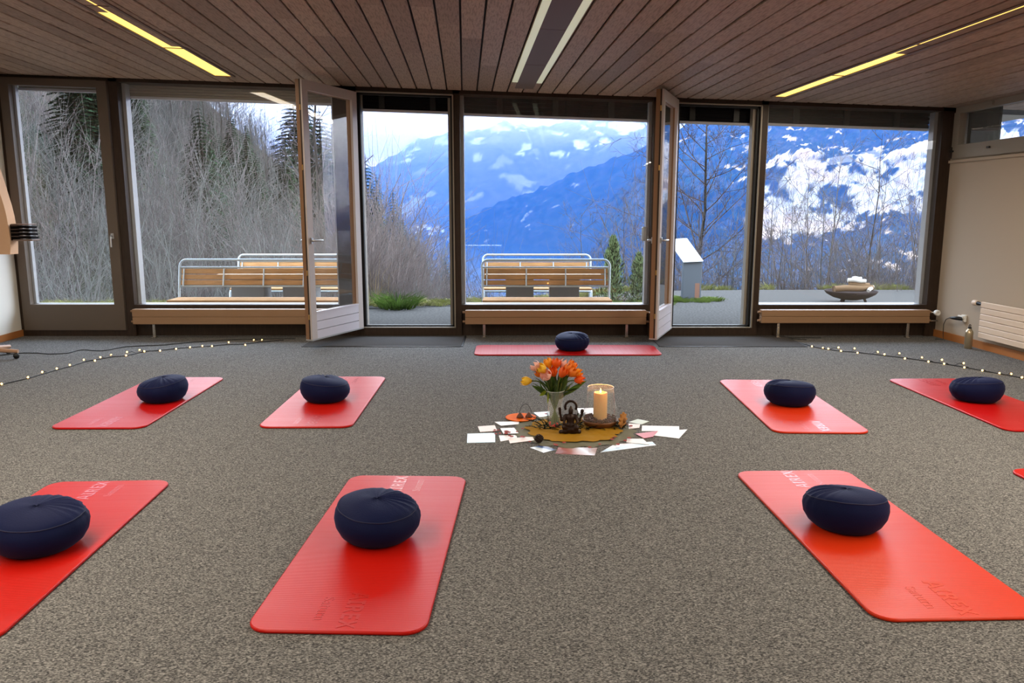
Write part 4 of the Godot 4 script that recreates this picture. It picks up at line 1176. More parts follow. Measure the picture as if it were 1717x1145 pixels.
func build_left_corner():
	# curved plaster hood that bulges from the left wall, above a lower white wall
	var prof := [Vector2(-5.34, 0.908), Vector2(-5.094, 0.908), Vector2(-5.086, 0.99), Vector2(-5.08, 1.07), Vector2(-5.084, 1.18), Vector2(-5.092, 1.288), Vector2(-5.108, 1.4), Vector2(-5.133, 1.518), Vector2(-5.158, 1.64), Vector2(-5.183, 1.75), Vector2(-5.225, 1.88), Vector2(-5.27, 1.98), Vector2(-5.34, 2.1)]
	var st := new_st()
	for tr in [[-7.97, false], [-8.1, true]]:
		for i in range(1, prof.size() - 1):
			var p := [prof[0], prof[i], prof[i + 1]].map(func(q): return Vector3(q.x, q.y, tr[0]))
			if tr[1]: tri3(st, p[0], p[2], p[1])
			else: tri3(st, p[0], p[1], p[2])
	for i in prof.size():
		var a: Vector2 = prof[i]; var b: Vector2 = prof[(i + 1) % prof.size()]
		st.set_smooth_group(1 if i > 0 and i < prof.size() - 2 else -1)
		quad(st, Vector3(a.x, a.y, -7.97), Vector3(a.x, a.y, -8.1), Vector3(b.x, b.y, -8.1), Vector3(b.x, b.y, -7.97))
	var o := thing("wall_hood", "peach curved board standing out from the left wall", "board")
	part("shell", done(st), M.wall_hood, o)
	# rack of dark slats fixed beside it
	var r := thing("tray_rack", "small rack of dark stacked trays fixed beside the curved peach board", "rack", Vector3(-4.97, 1.125, -8.03))
	var dk := mat(Color(0.05, 0.03, 0.025), 0.8, 0, 0.2); var lt := mat(Color(0.5, 0.4, 0.34), 0.6)
	part("base", box_mesh(Vector3(0.2, 0.014, 0.14), 0.003), lt, r, Vector3(0.02, -0.075, 0))
	part("top", box_mesh(Vector3(0.18, 0.012, 0.14), 0.003), lt, r, Vector3(0.005, 0.085, 0))
	part("back_plate", box_mesh(Vector3(0.02, 0.16, 0.12), 0.003), dk, r, Vector3(-0.09, 0.003, 0))
	for k in 4:
		var y := -0.052 + 0.035 * k
		var s2 := new_st()
		var pr := []
		for i in 9:
			var u := -0.5 + i / 8.0
			pr.append(Vector3(u * (0.19 - 0.006 * k) + 0.008, y + 0.007 * cos(u * PI), 0.0))
		for i in 8:
			box(s2, (pr[i] + pr[i + 1]) * 0.5, Vector3(0.03, 0.021, 0.13), 0.002)
		part("tray", done(s2), dk, r)
		part("edge", box_mesh(Vector3(0.07, 0.004, 0.132), 0.001), lt, r, Vector3(-0.06, y + 0.017, 0))
	# foot of a castor chair at the left edge of the picture
	var c := thing("castor_base", "wooden chair foot on black castors at the left picture edge", "chair", Vector3(-4.86, 0, -7.05))
	var wood := mat(Color(0.68, 0.53, 0.42), 0.45)
	for k in 5:
		var a := 0.12 + TAU * k / 5.0
		var d := Vector3(cos(a), 0, -sin(a))
		part("leg", tube_mesh([Vector3(0, 0.085, 0), d * 0.16 + Vector3(0, 0.08, 0), d * 0.31 + Vector3(0, 0.068, 0)], [0.024, 0.021, 0.017], 10), wood, c)
		var cs := part("castor", lathe_mesh([Vector2(0, -0.02), Vector2(0.02, -0.02), Vector2(0.026, -0.012), Vector2(0.026, 0.012), Vector2(0.02, 0.02), Vector2(0, 0.02)], 18), M.black, c, d * 0.29 + Vector3(0, 0.026, 0))
		cs.rotation = Vector3(0, a + 0.5, 0); cs.rotate_object_local(Vector3.RIGHT, PI / 2)
	part("column", lathe_mesh([Vector2(0, 0.07), Vector2(0.035, 0.07), Vector2(0.03, 0.12), Vector2(0.02, 0.13), Vector2(0.02, 0.34), Vector2(0, 0.34)], 18), M.black, c)
	var seat := lathe_mesh([Vector2(0, 0.34), Vector2(0.12, 0.34), Vector2(0.14, 0.355), Vector2(0.14, 0.385), Vector2(0.12, 0.4), Vector2(0, 0.405)], 26)
	part("seat", seat, M.black, c)

# ---------------------------------------------------------------- strings of lights, cords, door mats
func flat_path(l: Array, y: float) -> Array:
	var pts := []
	for i in range(0, l.size(), 2): pts.append(Vector3(l[i], y, l[i + 1]))
	return pts

func smooth_path(p: Array, step: float, wig := 0.0) -> Array:
	var c := Curve3D.new(); c.bake_interval = step
	for i in p.size():
		var t: Vector3 = (p[mini(i + 1, p.size() - 1)] - p[maxi(i - 1, 0)]) / 6.0
		c.add_point(p[i], -t, t)
	var out := []
	var k := 0
	for q in c.get_baked_points():
		out.append(q + Vector3(sin(k * 1.7), 0, cos(k * 2.3)) * wig); k += 1
	return out

func build_cords():
	var cord := mat(Color(0.10, 0.11, 0.12), 0.6)
	var glow := mat(Color(1, 0.9, 0.7), 0.3)
	glow.emission_enabled = true; glow.emission = Color(1.0, 0.78, 0.42); glow.emission_energy_multiplier = 7.0
	var sets := [
		["string of warm fairy lights on dark cord along the left side of the carpet",
			[-4.05, -5.7, -3.98, -6.04, -3.93, -6.2, -3.91, -6.38, -3.89, -6.56, -3.86, -6.72, -3.85, -6.91, -3.8, -7.0, -3.76, -7.08, -3.7, -7.17, -3.62, -7.2, -3.55, -7.42, -3.42, -7.5, -3.3, -7.6, -3.1, -7.7, -3.0, -7.75, -2.9, -7.82, -2.73, -7.85, -2.6, -7.98, -2.4, -8.1],
			[-3.98, -5.96, -3.93, -6.2, -3.93, -6.41, -3.9, -6.56, -3.87, -6.71, -3.88, -6.96, -3.76, -6.91, -3.79, -7.08, -3.76, -7.2, -3.6, -7.17, -3.68, -7.35, -3.61, -7.45, -3.53, -7.39, -3.4, -7.42, -3.28, -7.52, -3.19, -7.62, -3.09, -7.68, -2.99, -7.68, -2.91, -7.9, -2.68, -7.75, -2.7, -8.05, -2.61, -8.05]],
		["string of warm fairy lights on dark cord along the right side of the carpet",
			[2.68, -8.2, 2.91, -8.1, 3.0, -7.75, 3.08, -7.57, 3.19, -7.45, 3.3, -7.39, 3.45, -7.26, 3.6, -7.12, 3.73, -6.97, 3.84, -6.82, 3.94, -6.65, 4.03, -6.46, 4.12, -6.29, 4.18, -6.12],
			[2.99, -7.67, 3.06, -7.58, 3.1, -7.53, 3.22, -7.6, 3.17, -7.4, 3.36, -7.55, 3.28, -7.3, 3.5, -7.35, 3.5, -7.23, 3.67, -7.27, 3.59, -7.02, 3.77, -7.06, 3.73, -6.87, 3.89, -6.95, 3.82, -6.77, 4.0, -6.8, 3.9, -6.6, 3.98, -6.48, 4.05, -6.36, 4.14, -6.34, 4.13, -6.2]]]
	var bulb := lathe_mesh([Vector2(0, 0), Vector2(0.005, 0.001), Vector2(0.0075, 0.006), Vector2(0.0065, 0.012), Vector2(0.0, 0.017)], 10)
	for s in sets:
		var o := thing("fairy_lights", s[0], "lights")
		var path := smooth_path(flat_path(s[1], 0.005), 0.05, 0.003)
		part("cord", tube_mesh(path, 0.0042, 6), cord, o)
		for i in range(0, s[2].size(), 2):
			var p := Vector3(s[2][i], 0.008, s[2][i + 1])
			var best: Vector3 = path[0]
			for q in path:
				if q.distance_to(p) < best.distance_to(p): best = q
			if best.distance_to(p) > 0.012: part("lead", tube_mesh([best, (best + p) * 0.5 + Vector3(0, 0.012, 0), p + Vector3(0, -0.001, 0)], 0.003, 5), cord, o)
			var b := part("bulb", bulb, glow, o, p)
			b.rotation = Vector3(0.5, i * 1.3, 0.3)
	solo("extension_cord", tube_mesh(smooth_path(flat_path([-5.0, -7.0, -4.72, -7.32, -4.54, -7.34, -4.4, -7.3, -4.25, -7.34, -4.2, -7.52, -3.98, -7.47, -3.85, -7.7, -3.55, -7.79, -3.28, -7.98, -2.91, -8.14, -2.3, -8.2], 0.005), 0.06, 0.006), 0.0045, 6), cord, "dark extension cord wandering across the carpet behind the left string of lights", "cord")
	var sh := solo("light_cord_end", tube_mesh(smooth_path(flat_path([3.1, -8.12, 2.95, -8.2, 2.8, -8.16, 2.72, -8.22, 2.85, -8.26, 3.3, -8.24], 0.005), 0.03, 0.004), 0.004, 6), cord, "dark coil of cord lying under the right radiator", "cord")
	# mats let into the floor before the two open doors
	var rub := mat(Color(0.36, 0.35, 0.345), 1.0, 0, 0.1)
	rub.albedo_texture = noise_tex(noise(0.2, 2, FastNoiseLite.TYPE_SIMPLEX, 13), 256, [[0, g(0.7)], [1, g(1)]]); tri(rub, Vector3(2, 2, 2))
	for q in [[-2.1, -0.51, "grey doormat inside the left open door"], [1.48, 2.95, "grey doormat inside the right open door"]]:
		var o := thing("doormat", q[2], "doormat", Vector3((q[0] + q[1]) * 0.5, 0, -8.05), 0.0, "doormats inside the open doors")
		part("pad", box_mesh(Vector3(q[1] - q[0], 0.008, 0.66), 0.002), rub, o, Vector3(0, 0.0045, 0))
		part("edge_strip", box_mesh(Vector3(q[1] - q[0] + 0.02, 0.006, 0.014), 0.001), M.black, o, Vector3(0, 0.0035, 0.338))
		part("edge_strip", box_mesh(Vector3(0.014, 0.006, 0.66), 0.001), M.black, o, Vector3((q[1] - q[0]) * 0.5 + 0.008, 0.0035, 0.0))

# ---------------------------------------------------------------- the arrangement in the middle of the room
func card_mesh(l: Array, t: float) -> ArrayMesh:
	# prism over four corners (x, z), listed clockwise seen from above
	var st := new_st()
	var a := []
	for i in 4: a.append(Vector2(l[i * 2], l[i * 2 + 1]))
	var area := 0.0
	for i in 4: area += a[i].cross(a[(i + 1) % 4])
	if area > 0: a.reverse()
	var uv := [Vector2(0, 0), Vector2(1, 0), Vector2(1, 1), Vector2(0, 1)]
	for tr in [[0, 1, 2], [0, 2, 3]]:
		for k in [tr[0], tr[2], tr[1]]:
			st.set_uv(uv[k]); st.add_vertex(Vector3(a[k].x, t, a[k].y))
	for i in 4:
		var p: Vector2 = a[i]; var q: Vector2 = a[(i + 1) % 4]
		for v in [Vector3(p.x, 0, p.y), Vector3(q.x, t, q.y), Vector3(q.x, 0, q.y), Vector3(p.x, 0, p.y), Vector3(p.x, t, p.y), Vector3(q.x, t, q.y)]: st.add_vertex(v)
	return done(st)

func print_mat(stops: Array, from := Vector2(0, 0), to := Vector2(1, 0.4)) -> StandardMaterial3D:
	var m := mat(Color.WHITE, 0.35)
	var t := GradientTexture2D.new(); t.gradient = ramp(stops); t.fill_from = from; t.fill_to = to; t.width = 64; t.height = 64
	m.albedo_texture = t
	return m

func leaf_mesh(l: float, w: float, bend: float) -> ArrayMesh:
	var st := new_st(true)
	var n := 7
	var row := func(i): 
		var f := float(i) / n
		var r: float = w * 0.5 * sin(PI * pow(f, 0.75)) + (0.001 if i == 0 else 0.0)
		var y := l * f * cos(bend * f); var z := l * f * sin(bend * f)
		return [Vector3(-r, y, z + r * 0.5), Vector3(0, y, z), Vector3(r, y, z + r * 0.5)]
	for i in n:
		var A: Array = row.call(i); var B: Array = row.call(i + 1)
		quad(st, A[0], A[1], B[1], B[0]); quad(st, A[1], A[2], B[2], B[1])
	return done(st)

func tulip_meshes(s: int, open: float) -> ArrayMesh:
	# six cupped petals
	var st := new_st(true)
	rng.seed = s
	for k in 6:
		var a := TAU * k / 6.0
		var inner := 1.0 if k % 2 else 0.93
		var h := rng.randf_range(0.05, 0.058)
		var n := 7; var m := 4
		var P := func(i: int, j: int) -> Vector3:
			var f := float(i) / n; var e := float(j) / m - 0.5
			var r := (0.004 + (0.019 + open * 0.012 * f) * sin(PI * clampf(f * 0.72 + 0.06, 0, 1))) * inner
			var w := 1.25 * sin(PI * clampf(0.12 + 0.88 * pow(f, 0.8), 0, 1)) + 0.12
			var b := a + e * w
			return Vector3(r * cos(b), h * f + 0.004 * absf(e) * -f, r * sin(b))
		for i in n:
			for j in m:
				quad(st, P.call(i, j), P.call(i, j + 1), P.call(i + 1, j + 1), P.call(i + 1, j))
	return done(st)

# the surface where a smooth union of tapered capsules ends, as surface nets
func blob_mesh(bones: Array, cell: float, blend: float) -> ArrayMesh:
	var lo := Vector3.ONE * 1e9; var hi := -lo
	for b in bones:
		for e in 2:
			lo = lo.min(b[e] - Vector3.ONE * (b[2 + e] + cell * 3)); hi = hi.max(b[e] + Vector3.ONE * (b[2 + e] + cell * 3))
	var N := Vector3i(((hi - lo) / cell).ceil()) + Vector3i.ONE
	var f := PackedFloat32Array(); f.resize(N.x * N.y * N.z); f.fill(1.0)
	for b in bones:
		var A: Vector3 = b[0]; var B: Vector3 = b[1]; var ra: float = b[2]; var rb: float = b[3]
		var pad := Vector3.ONE * (maxf(ra, rb) + cell * 2.5 + blend)
		var i0 := Vector3i(((A.min(B) - pad - lo) / cell).floor()).clamp(Vector3i.ZERO, N - Vector3i.ONE); var i1 := Vector3i(((A.max(B) + pad - lo) / cell).ceil()).clamp(Vector3i.ZERO, N - Vector3i.ONE)
		var AB := B - A; var L := maxf(AB.length_squared(), 1e-9)
		for x in range(i0.x, i1.x + 1):
			for y in range(i0.y, i1.y + 1):
				for z in range(i0.z, i1.z + 1):
					var p := lo + Vector3(x, y, z) * cell
					var t := clampf((p - A).dot(AB) / L, 0, 1)
					var d := p.distance_to(A + AB * t) - lerpf(ra, rb, t)
					var k := (x * N.y + y) * N.z + z
					var h := maxf(blend - absf(f[k] - d), 0.0) / blend
					f[k] = minf(f[k], d) - h * h * blend * 0.25
	var id := PackedInt32Array(); id.resize(f.size()); id.fill(-1)
	var v := PackedVector3Array(); var idx := PackedInt32Array()
	var sx := N.y * N.z; var sy := N.z
	var off := [0, 1, sy, sy + 1, sx, sx + 1, sx + sy, sx + sy + 1]
	for x in N.x - 1:
		for y in N.y - 1:
			for z in N.z - 1:
				var k := x * sx + y * sy + z
				var neg := 0
				for o in off: neg += 1 if f[k + o] < 0 else 0
				if neg == 0 or neg == 8: continue
				var s := Vector3.ZERO; var c := 0
				for e in 8:
					for ax in [1, 2, 4]:
						if e & ax: continue
						var q: int = e | ax
						var fa := f[k + off[e]]; var fb := f[k + off[q]]
						if (fa < 0) == (fb < 0): continue
						var pa := Vector3((e >> 2) & 1, (e >> 1) & 1, e & 1); var pb := Vector3((q >> 2) & 1, (q >> 1) & 1, q & 1)
						s += pa.lerp(pb, fa / (fa - fb)); c += 1
				id[k] = v.size(); v.append(lo + (Vector3(x, y, z) + s / c) * cell)
	for x in range(1, N.x - 1):
		for y in range(1, N.y - 1):
			for z in range(1, N.z - 1):
				var k := x * sx + y * sy + z
				for ax in 3:
					var step: int = [sx, sy, 1][ax]; var u: int = [sy, 1, sx][ax]; var w: int = [1, sx, sy][ax]
					var a := f[k] < 0; var b := f[k + step] < 0
					if a == b: continue
					var q := [id[k], id[k - u], id[k - u - w], id[k - w]]
					if q.min() < 0: continue
					if a: idx.append_array([q[0], q[2], q[1], q[0], q[3], q[2]])
					else: idx.append_array([q[0], q[1], q[2], q[0], q[2], q[3]])
	var nr := PackedVector3Array(); nr.resize(v.size())
	for i in range(0, idx.size(), 3):
		var n := (v[idx[i + 2]] - v[idx[i]]).cross(v[idx[i + 1]] - v[idx[i]])
		for e in 3: nr[idx[i + e]] += n
	for i in nr.size(): nr[i] = nr[i].normalized()
	var ar := []; ar.resize(Mesh.ARRAY_MAX); ar[Mesh.ARRAY_VERTEX] = v; ar[Mesh.ARRAY_NORMAL] = nr; ar[Mesh.ARRAY_INDEX] = idx
	var me := ArrayMesh.new(); me.add_surface_from_arrays(Mesh.PRIMITIVE_TRIANGLES, ar)
	return me

func cloth_mesh(rx: float, rz: float, y: float, wob: float, s: int) -> ArrayMesh:
	var n := noise(2.2, 3, FastNoiseLite.TYPE_SIMPLEX, s)
	var st := new_st(true)
	var P := func(i: int, j: int) -> Vector3:
		var a := TAU * j / 64.0
		var f := i / 10.0
		var r := 1.0 + wob * n.get_noise_2d(cos(a) * 1.3, sin(a) * 1.3) * 2.0
		var p := Vector3(cos(a) * rx * r * f, 0, sin(a) * rz * r * f)
		p.y = y + maxf(-0.0005, 0.010 * n.get_noise_2d(p.x * 7.0, p.z * 7.0 + 5.0)) * (1.0 if i < 10 else 0.1)
		return p
	for i in 10:
		for j in 64:
			if i > 0: tri3(st, P.call(i, j), P.call(i, j + 1), P.call(i + 1, j + 1))
			tri3(st, P.call(i, j), P.call(i + 1, j + 1), P.call(i + 1, j))
	return done(st)

func build_altar():
	var white := mat(Color(0.93, 0.92, 0.92), 0.45); var bluish := mat(Color(0.74, 0.86, 0.93), 0.35); var cream := mat(Color(0.93, 0.88, 0.86), 0.5)
	var pink := mat(Color(0.8, 0.46, 0.5), 0.5); var sage := mat(Color(0.78, 0.82, 0.76), 0.5)
	var photo := print_mat([[0.0, Color(0.45, 0.2, 0.15)], [0.35, Color(0.62, 0.3, 0.22)], [0.55, Color(0.75, 0.6, 0.58)], [0.8, Color(0.8, 0.84, 0.9)], [1.0, Color(0.62, 0.5, 0.48)]])
	var dusk := print_mat([[0.0, Color(0.95, 0.97, 1)], [0.55, Color(0.85, 0.92, 0.98)], [0.75, Color(0.3, 0.42, 0.65)], [1.0, Color(0.22, 0.25, 0.38)]])
	var pale := print_mat([[0.0, Color(0.9, 0.93, 0.96)], [0.5, Color(0.72, 0.84, 0.94)], [1.0, Color(0.95, 0.95, 0.97)]])
	var G := "cards laid round the centrepiece"
	# four corners (x, z), lower height, material, label
	var cards := [
		[[-0.273, -4.623, -0.104, -4.638, -0.099, -4.445, -0.265, -4.431], 0.0, bluish, "pale blue card lying furthest left of the arrangement"],
		[[-0.217, -4.786, -0.11, -4.814, -0.091, -4.685, -0.197, -4.661], 0.0, cream, "cream card just behind the pale blue card at the left"],
		[[-0.114, -4.885, 0.046, -4.891, 0.042, -4.827, -0.07, -4.792], 0.003, white, "white card in front of the orange plate"],
		[[-0.074, -4.732, 0.013, -4.746, 0.041, -4.623, -0.051, -4.607], 0.003, white, "tilted white card left of the yellow cloth, among pink petals"],
		[[-0.08, -4.585, 0.028, -4.593, 0.031, -4.52, -0.068, -4.462], 0.0, white, "small white card partly under another at the left front"],
		[[-0.023, -4.513, 0.124, -4.551, 0.132, -4.473, -0.012, -4.413], 0.003, cream, "white card overlapping the small one at the left front"],
		[[0.104, -4.338, 0.183, -4.393, 0.252, -4.299, 0.178, -4.241], 0.0, dusk, "white and dark blue picture card beside the pine cone"],
		[[0.269, -4.348, 0.492, -4.335, 0.461, -4.192, 0.242, -4.225], 0.0, photo, "reddish brown photo card at the front of the arrangement"],
		[[0.499, -4.249, 0.597, -4.402, 0.829, -4.456, 0.839, -4.387], 0.0, pale, "long pale blue card at the right front"],
		[[0.687, -4.504, 0.783, -4.504, 0.799, -4.387, 0.672, -4.433], 0.003, white, "small white card on top of the long pale blue one"],
		[[0.754, -4.609, 0.9, -4.667, 0.849, -4.544, 0.789, -4.511], 0.004, pink, "pink card at the right, partly over a white sheet"],
		[[0.826, -4.806, 1.058, -4.789, 1.036, -4.681, 0.803, -4.681], 0.0, white, "large white card at the right, further back of two"],
		[[0.881, -4.667, 1.093, -4.71, 0.999, -4.514, 0.862, -4.577], 0.002, white, "large white card reaching furthest right"],
		[[0.753, -4.888, 0.824, -4.963, 0.889, -4.907, 0.828, -4.833], 0.0, sage, "greyish green card at the right back of the arrangement"],
		[[0.746, -4.842, 0.817, -4.824, 0.799, -4.744, 0.728, -4.718], 0.003, cream, "small cream card beside the felt flower"],
		[[0.146, -5.131, 0.255, -5.16, 0.247, -4.988, 0.192, -4.979], 0.0, bluish, "pale blue card behind the orange plate"],
		[[0.451, -5.243, 0.569, -5.255, 0.551, -5.08, 0.449, -5.089], 0.0, white, "white card between the vase and the candle, at the back"]]
	for c in cards: solo("card", card_mesh(c[0], 0.0015), c[2], c[3], "card", Vector3(0, 0.0006 + c[1], 0), G)
	# cloths
	var gauze := mat(Color(0.42, 0.41, 0.33), 0.9); var yellow := mat(Color(0.62, 0.46, 0.13), 0.9, 0, 0.2)
	var cl := thing("cloth", "crumpled mustard yellow cloth over a greyish gauze under the vase and candle", "cloth", Vector3(0.385, 0.0, -4.695))
	part("gauze", cloth_mesh(0.37, 0.36, 0.0032, 0.06, 3), gauze, cl)
	part("top_cloth", cloth_mesh(0.295, 0.275, 0.0105, 0.07, 8), yellow, cl)
	# vase with tulips
	var glass := mat(Color(0.9, 0.94, 0.92, 0.16), 0.04); glass.transparency = BaseMaterial3D.TRANSPARENCY_ALPHA
	var va := thing("vase", "tapering clear glass vase with a red base holding the tulips", "vase", Vector3(0.268, 0.009, -4.76))
	part("wall", lathe_mesh([Vector2(0.036, 0.0), Vector2(0.037, 0.03), Vector2(0.042, 0.1), Vector2(0.051, 0.17), Vector2(0.06, 0.232), Vector2(0.0605, 0.234), Vector2(0.058, 0.232)], 36), glass, va)
	part("rim", tube_mesh(ring_pts(0.0595, 0.233, 36), 0.0014, 6, false, true), mat(Color(0.85, 0.88, 0.87), 0.1), va)
	var red := mat(Color(0.75, 0.08, 0.05), 0.15); red.emission_enabled = true; red.emission = Color(1.0, 0.12, 0.06); red.emission_energy_multiplier = 0.25  # plain glossy beads, with a faint red glow added to the colour
	var st := new_st()
	rng.seed = 3
	for k in 46:
		var a := rng.randf() * TAU; var r := sqrt(rng.randf()) * 0.031
		lathe(st, [Vector2(0, -0.0055), Vector2(0.0045, -0.0035), Vector2(0.006, 0), Vector2(0.0045, 0.0035), Vector2(0, 0.0055)], 8, Transform3D(Basis(), Vector3(cos(a) * r, 0.008 + (k % 3) * 0.009, sin(a) * r)))
	var bd := part("glass_beads", done(st), red, va, Vector3.ZERO, "red glass beads in the foot of the vase"); bd.set_meta("kind", "stuff")
	var stemm := mat(Color(0.3, 0.36, 0.12), 0.6); stemm.backlight_enabled = true; stemm.backlight = Color(0.12, 0.16, 0.05)
	var leafm := mat(Color(0.17, 0.26, 0.1), 0.55); leafm.backlight_enabled = true; leafm.backlight = Color(0.25, 0.35, 0.08)
	var petals := []
	for c in [Color(0.93, 0.62, 0.1), Color(0.88, 0.36, 0.06), Color(0.93, 0.72, 0.68), Color(0.95, 0.78, 0.2), Color(0.9, 0.48, 0.1)]:
		var m := mat(c, 0.5); m.backlight_enabled = true; m.backlight = Color(c.r * 0.6, c.g * 0.5, c.b * 0.4); petals.append(m)
	# tip position relative to the vase, colour, openness
	var tips := [[-0.145, 0.335, 0.01, 3, 0.0, "yellow tulip bending out furthest left of the bunch"], [-0.095, 0.4, 0.0, 2, 0.6, "open pale pink tulip at the left top of the bunch"], [-0.062, 0.392, 0.03, 3, 0.3, "yellow tulip in front of the pale pink one"], [-0.04, 0.36, 0.05, 2, 0.9, "wide open pale pink tulip at the front left"], [-0.03, 0.41, -0.02, 0, 0.2, "golden tulip at the top left of the bunch"], [0.005, 0.41, 0.0, 1, 0.2, "orange tulip at the top middle of the bunch"], [-0.01, 0.37, 0.03, 1, 0.1, "dark orange tulip below the top ones, middle of the bunch"], [0.04, 0.4, -0.03, 2, 0.4, "pale tulip at the back right top of the bunch"], [0.055, 0.385, 0.01, 4, 0.2, "orange and yellow tulip right of the middle"], [0.075, 0.375, 0.04, 4, 0.3, "orange tulip at the front right of the bunch"], [0.105, 0.37, 0.0, 0, 0.2, "golden tulip at the right of the bunch"], [0.118, 0.342, 0.03, 1, 0.2, "orange tulip lowest at the right of the bunch"], [0.03, 0.37, 0.06, 1, 0.1, "orange tulip facing the camera in the middle"], [0.08, 0.4, -0.03, 4, 0.3, "yellow-tipped tulip at the upper right of the bunch"], [-0.07, 0.36, -0.02, 4, 0.2, "orange tulip half hidden at the left of the bunch"]]
	var tm := []
	for k in 4: tm.append(tulip_meshes(60 + k, k * 0.35))
	for k in tips.size():
		var q = tips[k]
		var base := Vector3(-q[0] * 0.22, 0.02, -q[2] * 0.35 + 0.018 * sin(k * 2.0))
		var tip := Vector3(q[0], q[1] - 0.04, q[2])
		var neck := Vector3(q[0] * 0.32, 0.225, q[2] * 0.5 + 0.02 * sin(k * 1.7))
		var o := thing("tulip", q[5], "flower", va.position, 0.0, "tulips in the glass vase")
		var path := smooth_path([base, base.lerp(neck, 0.55), neck, neck.lerp(tip, 0.6) + Vector3(-q[0] * 0.08, 0.02, 0), tip], 0.02)
		part("stem", tube_mesh(path, 0.0045, 7), stemm, o)
		var h := part("bloom", tm[clampi(int(q[4] * 4.0), 0, 3)], petals[q[3]], o, tip)
		var d: Vector3 = (path[-1] - path[-3]).normalized()
		h.basis = Basis(Quaternion(Vector3.UP, d)) * Basis(Vector3.UP, k * 1.1)
		h.scale = Vector3.ONE * 1.28
		for e in 2:
			var lf := part("leaf", leaf_mesh(0.12 + 0.025 * ((k + e) % 3), 0.034, 0.45), leafm, o, neck.lerp(base, 0.1 + 0.15 * e))
			lf.basis = Basis(Quaternion(Vector3.UP, (tip - neck).normalized())) * Basis(Vector3.UP, k * 2.4 + e * 2.0)
	for q in [[Vector3(0.05, 0.2, 0.01), Vector3(0.75, 0.62, 0.1), 0.2, 0, 0], [Vector3(-0.04, 0.21, 0.02), Vector3(-0.8, 0.55, 0.1), 0.14, 1, 1], [Vector3(-0.055, 0.235, 0.03), Vector3(-0.85, -0.25, 0.3), 0.06, 2, 2], [Vector3(-0.045, 0.235, 0.045), Vector3(-0.3, -0.95, 0.2), 0.08, 2, 3]]:
		var gm := leafm
		if q[3] == 2:
			gm = mat(Color(0.45, 0.52, 0.12), 0.5); gm.backlight_enabled = true; gm.backlight = Color(0.4, 0.45, 0.1)
		var o := solo("leaf", leaf_mesh(q[2], 0.032, 0.3), gm, ["long dark tulip leaf pointing right out of the vase", "dark tulip leaf pointing left out of the vase", "yellowish leaf hanging over the vase rim", "larger yellowish leaf drooping at the front of the vase rim"][q[4]], "leaf", va.position + q[0])
		o.basis = Basis(Quaternion(Vector3.UP, (q[1] as Vector3).normalized()))
		if q == null: pass
	# candle in a glass hurricane on a bed of beads and a wooden dish
	var cx := Vector3(0.557, 0, -4.79)
	var dish := thing("wooden_dish", "round wooden dish under the candle glass", "dish", cx + Vector3(0, 0.009, 0))
	part("body", lathe_mesh([Vector2(0, 0), Vector2(0.085, 0), Vector2(0.1, 0.008), Vector2(0.112, 0.03), Vector2(0.113, 0.04), Vector2(0.106, 0.041), Vector2(0.1, 0.034), Vector2(0, 0.033)], 40), mat(Color(0.42, 0.25, 0.11), 0.5), dish)
	var hg := thing("hurricane_glass", "clear conical glass standing round the candle, open at the top", "glass", cx + Vector3(0, 0.043, 0))
	var clear := mat(Color(0.9, 0.95, 0.96, 0.07), 0.02); clear.transparency = BaseMaterial3D.TRANSPARENCY_ALPHA
	part("wall", lathe_mesh([Vector2(0.106, 0.0), Vector2(0.111, 0.02), Vector2(0.105, 0.06), Vector2(0.094, 0.13), Vector2(0.0815, 0.212)], 44), clear, hg)
	part("rim", tube_mesh(ring_pts(0.0815, 0.213, 44), 0.0016, 6, false, true), mat(Color(0.88, 0.9, 0.9), 0.1), hg)
	st = new_st()
	rng.seed = 8
	for k in 330:
		var a := rng.randf() * TAU; var r := sqrt(rng.randf()) * 0.099
		if k % 3 == 0: r = 0.1
		var t := Transform3D(Basis.from_euler(rv() * 3.0), Vector3(cos(a) * r, rng.randf_range(0.004, 0.02), sin(a) * r))
		box(st, Vector3.ZERO, Vector3(0.012, 0.007, 0.008), 0.002, t)
	var bb := solo("bead_filling", done(st), mat(Color(0.28, 0.12, 0.1), 0.5), "dark reddish brown chips round the foot of the candle", "filling", cx + Vector3(0, 0.043, 0)); bb.set_meta("kind", "stuff")
	var wax := mat(Color(0.9, 0.72, 0.48), 0.45); wax.subsurf_scatter_enabled = true; wax.subsurf_scatter_strength = 0.35
	var ca := thing("candle", "tall cream pillar candle burning inside the glass", "candle", cx + Vector3(0, 0.044, 0))
	part("body", lathe_mesh([Vector2(0, 0), Vector2(0.042, 0), Vector2(0.043, 0.004), Vector2(0.043, 0.172), Vector2(0.0415, 0.178), Vector2(0.036, 0.178), Vector2(0.026, 0.166), Vector2(0.0, 0.163)], 36), wax, ca)
	part("wick", tube_mesh([Vector3(0, 0.16, 0), Vector3(0.001, 0.175, 0)], 0.0012, 5), M.black, ca)
	var fl := mat(Color(1, 0.85, 0.5), 0.5); fl.emission_enabled = true; fl.emission = Color(1.0, 0.8, 0.42); fl.emission_energy_multiplier = 9.0
	part("flame", lathe_mesh([Vector2(0, 0.172), Vector2(0.0045, 0.177), Vector2(0.0062, 0.184), Vector2(0.004, 0.194), Vector2(0, 0.206)], 14), fl, ca)
	var om := OmniLight3D.new(); om.name = "candle_light"; om.light_color = Color(1, 0.62, 0.25); om.light_energy = 0.035; om.omni_range = 20; om.omni_attenuation = 2.0; om.light_size = 0.006; om.shadow_enabled = true
	ca.add_child(om); om.position = Vector3(0, 0.188, 0)
	# bronze figure of a dancer in a ring
	var bz := mat(Color(0.16, 0.09, 0.06), 0.45, 0.5)
	var sx := Vector3(0.353, 0.008, -4.60)
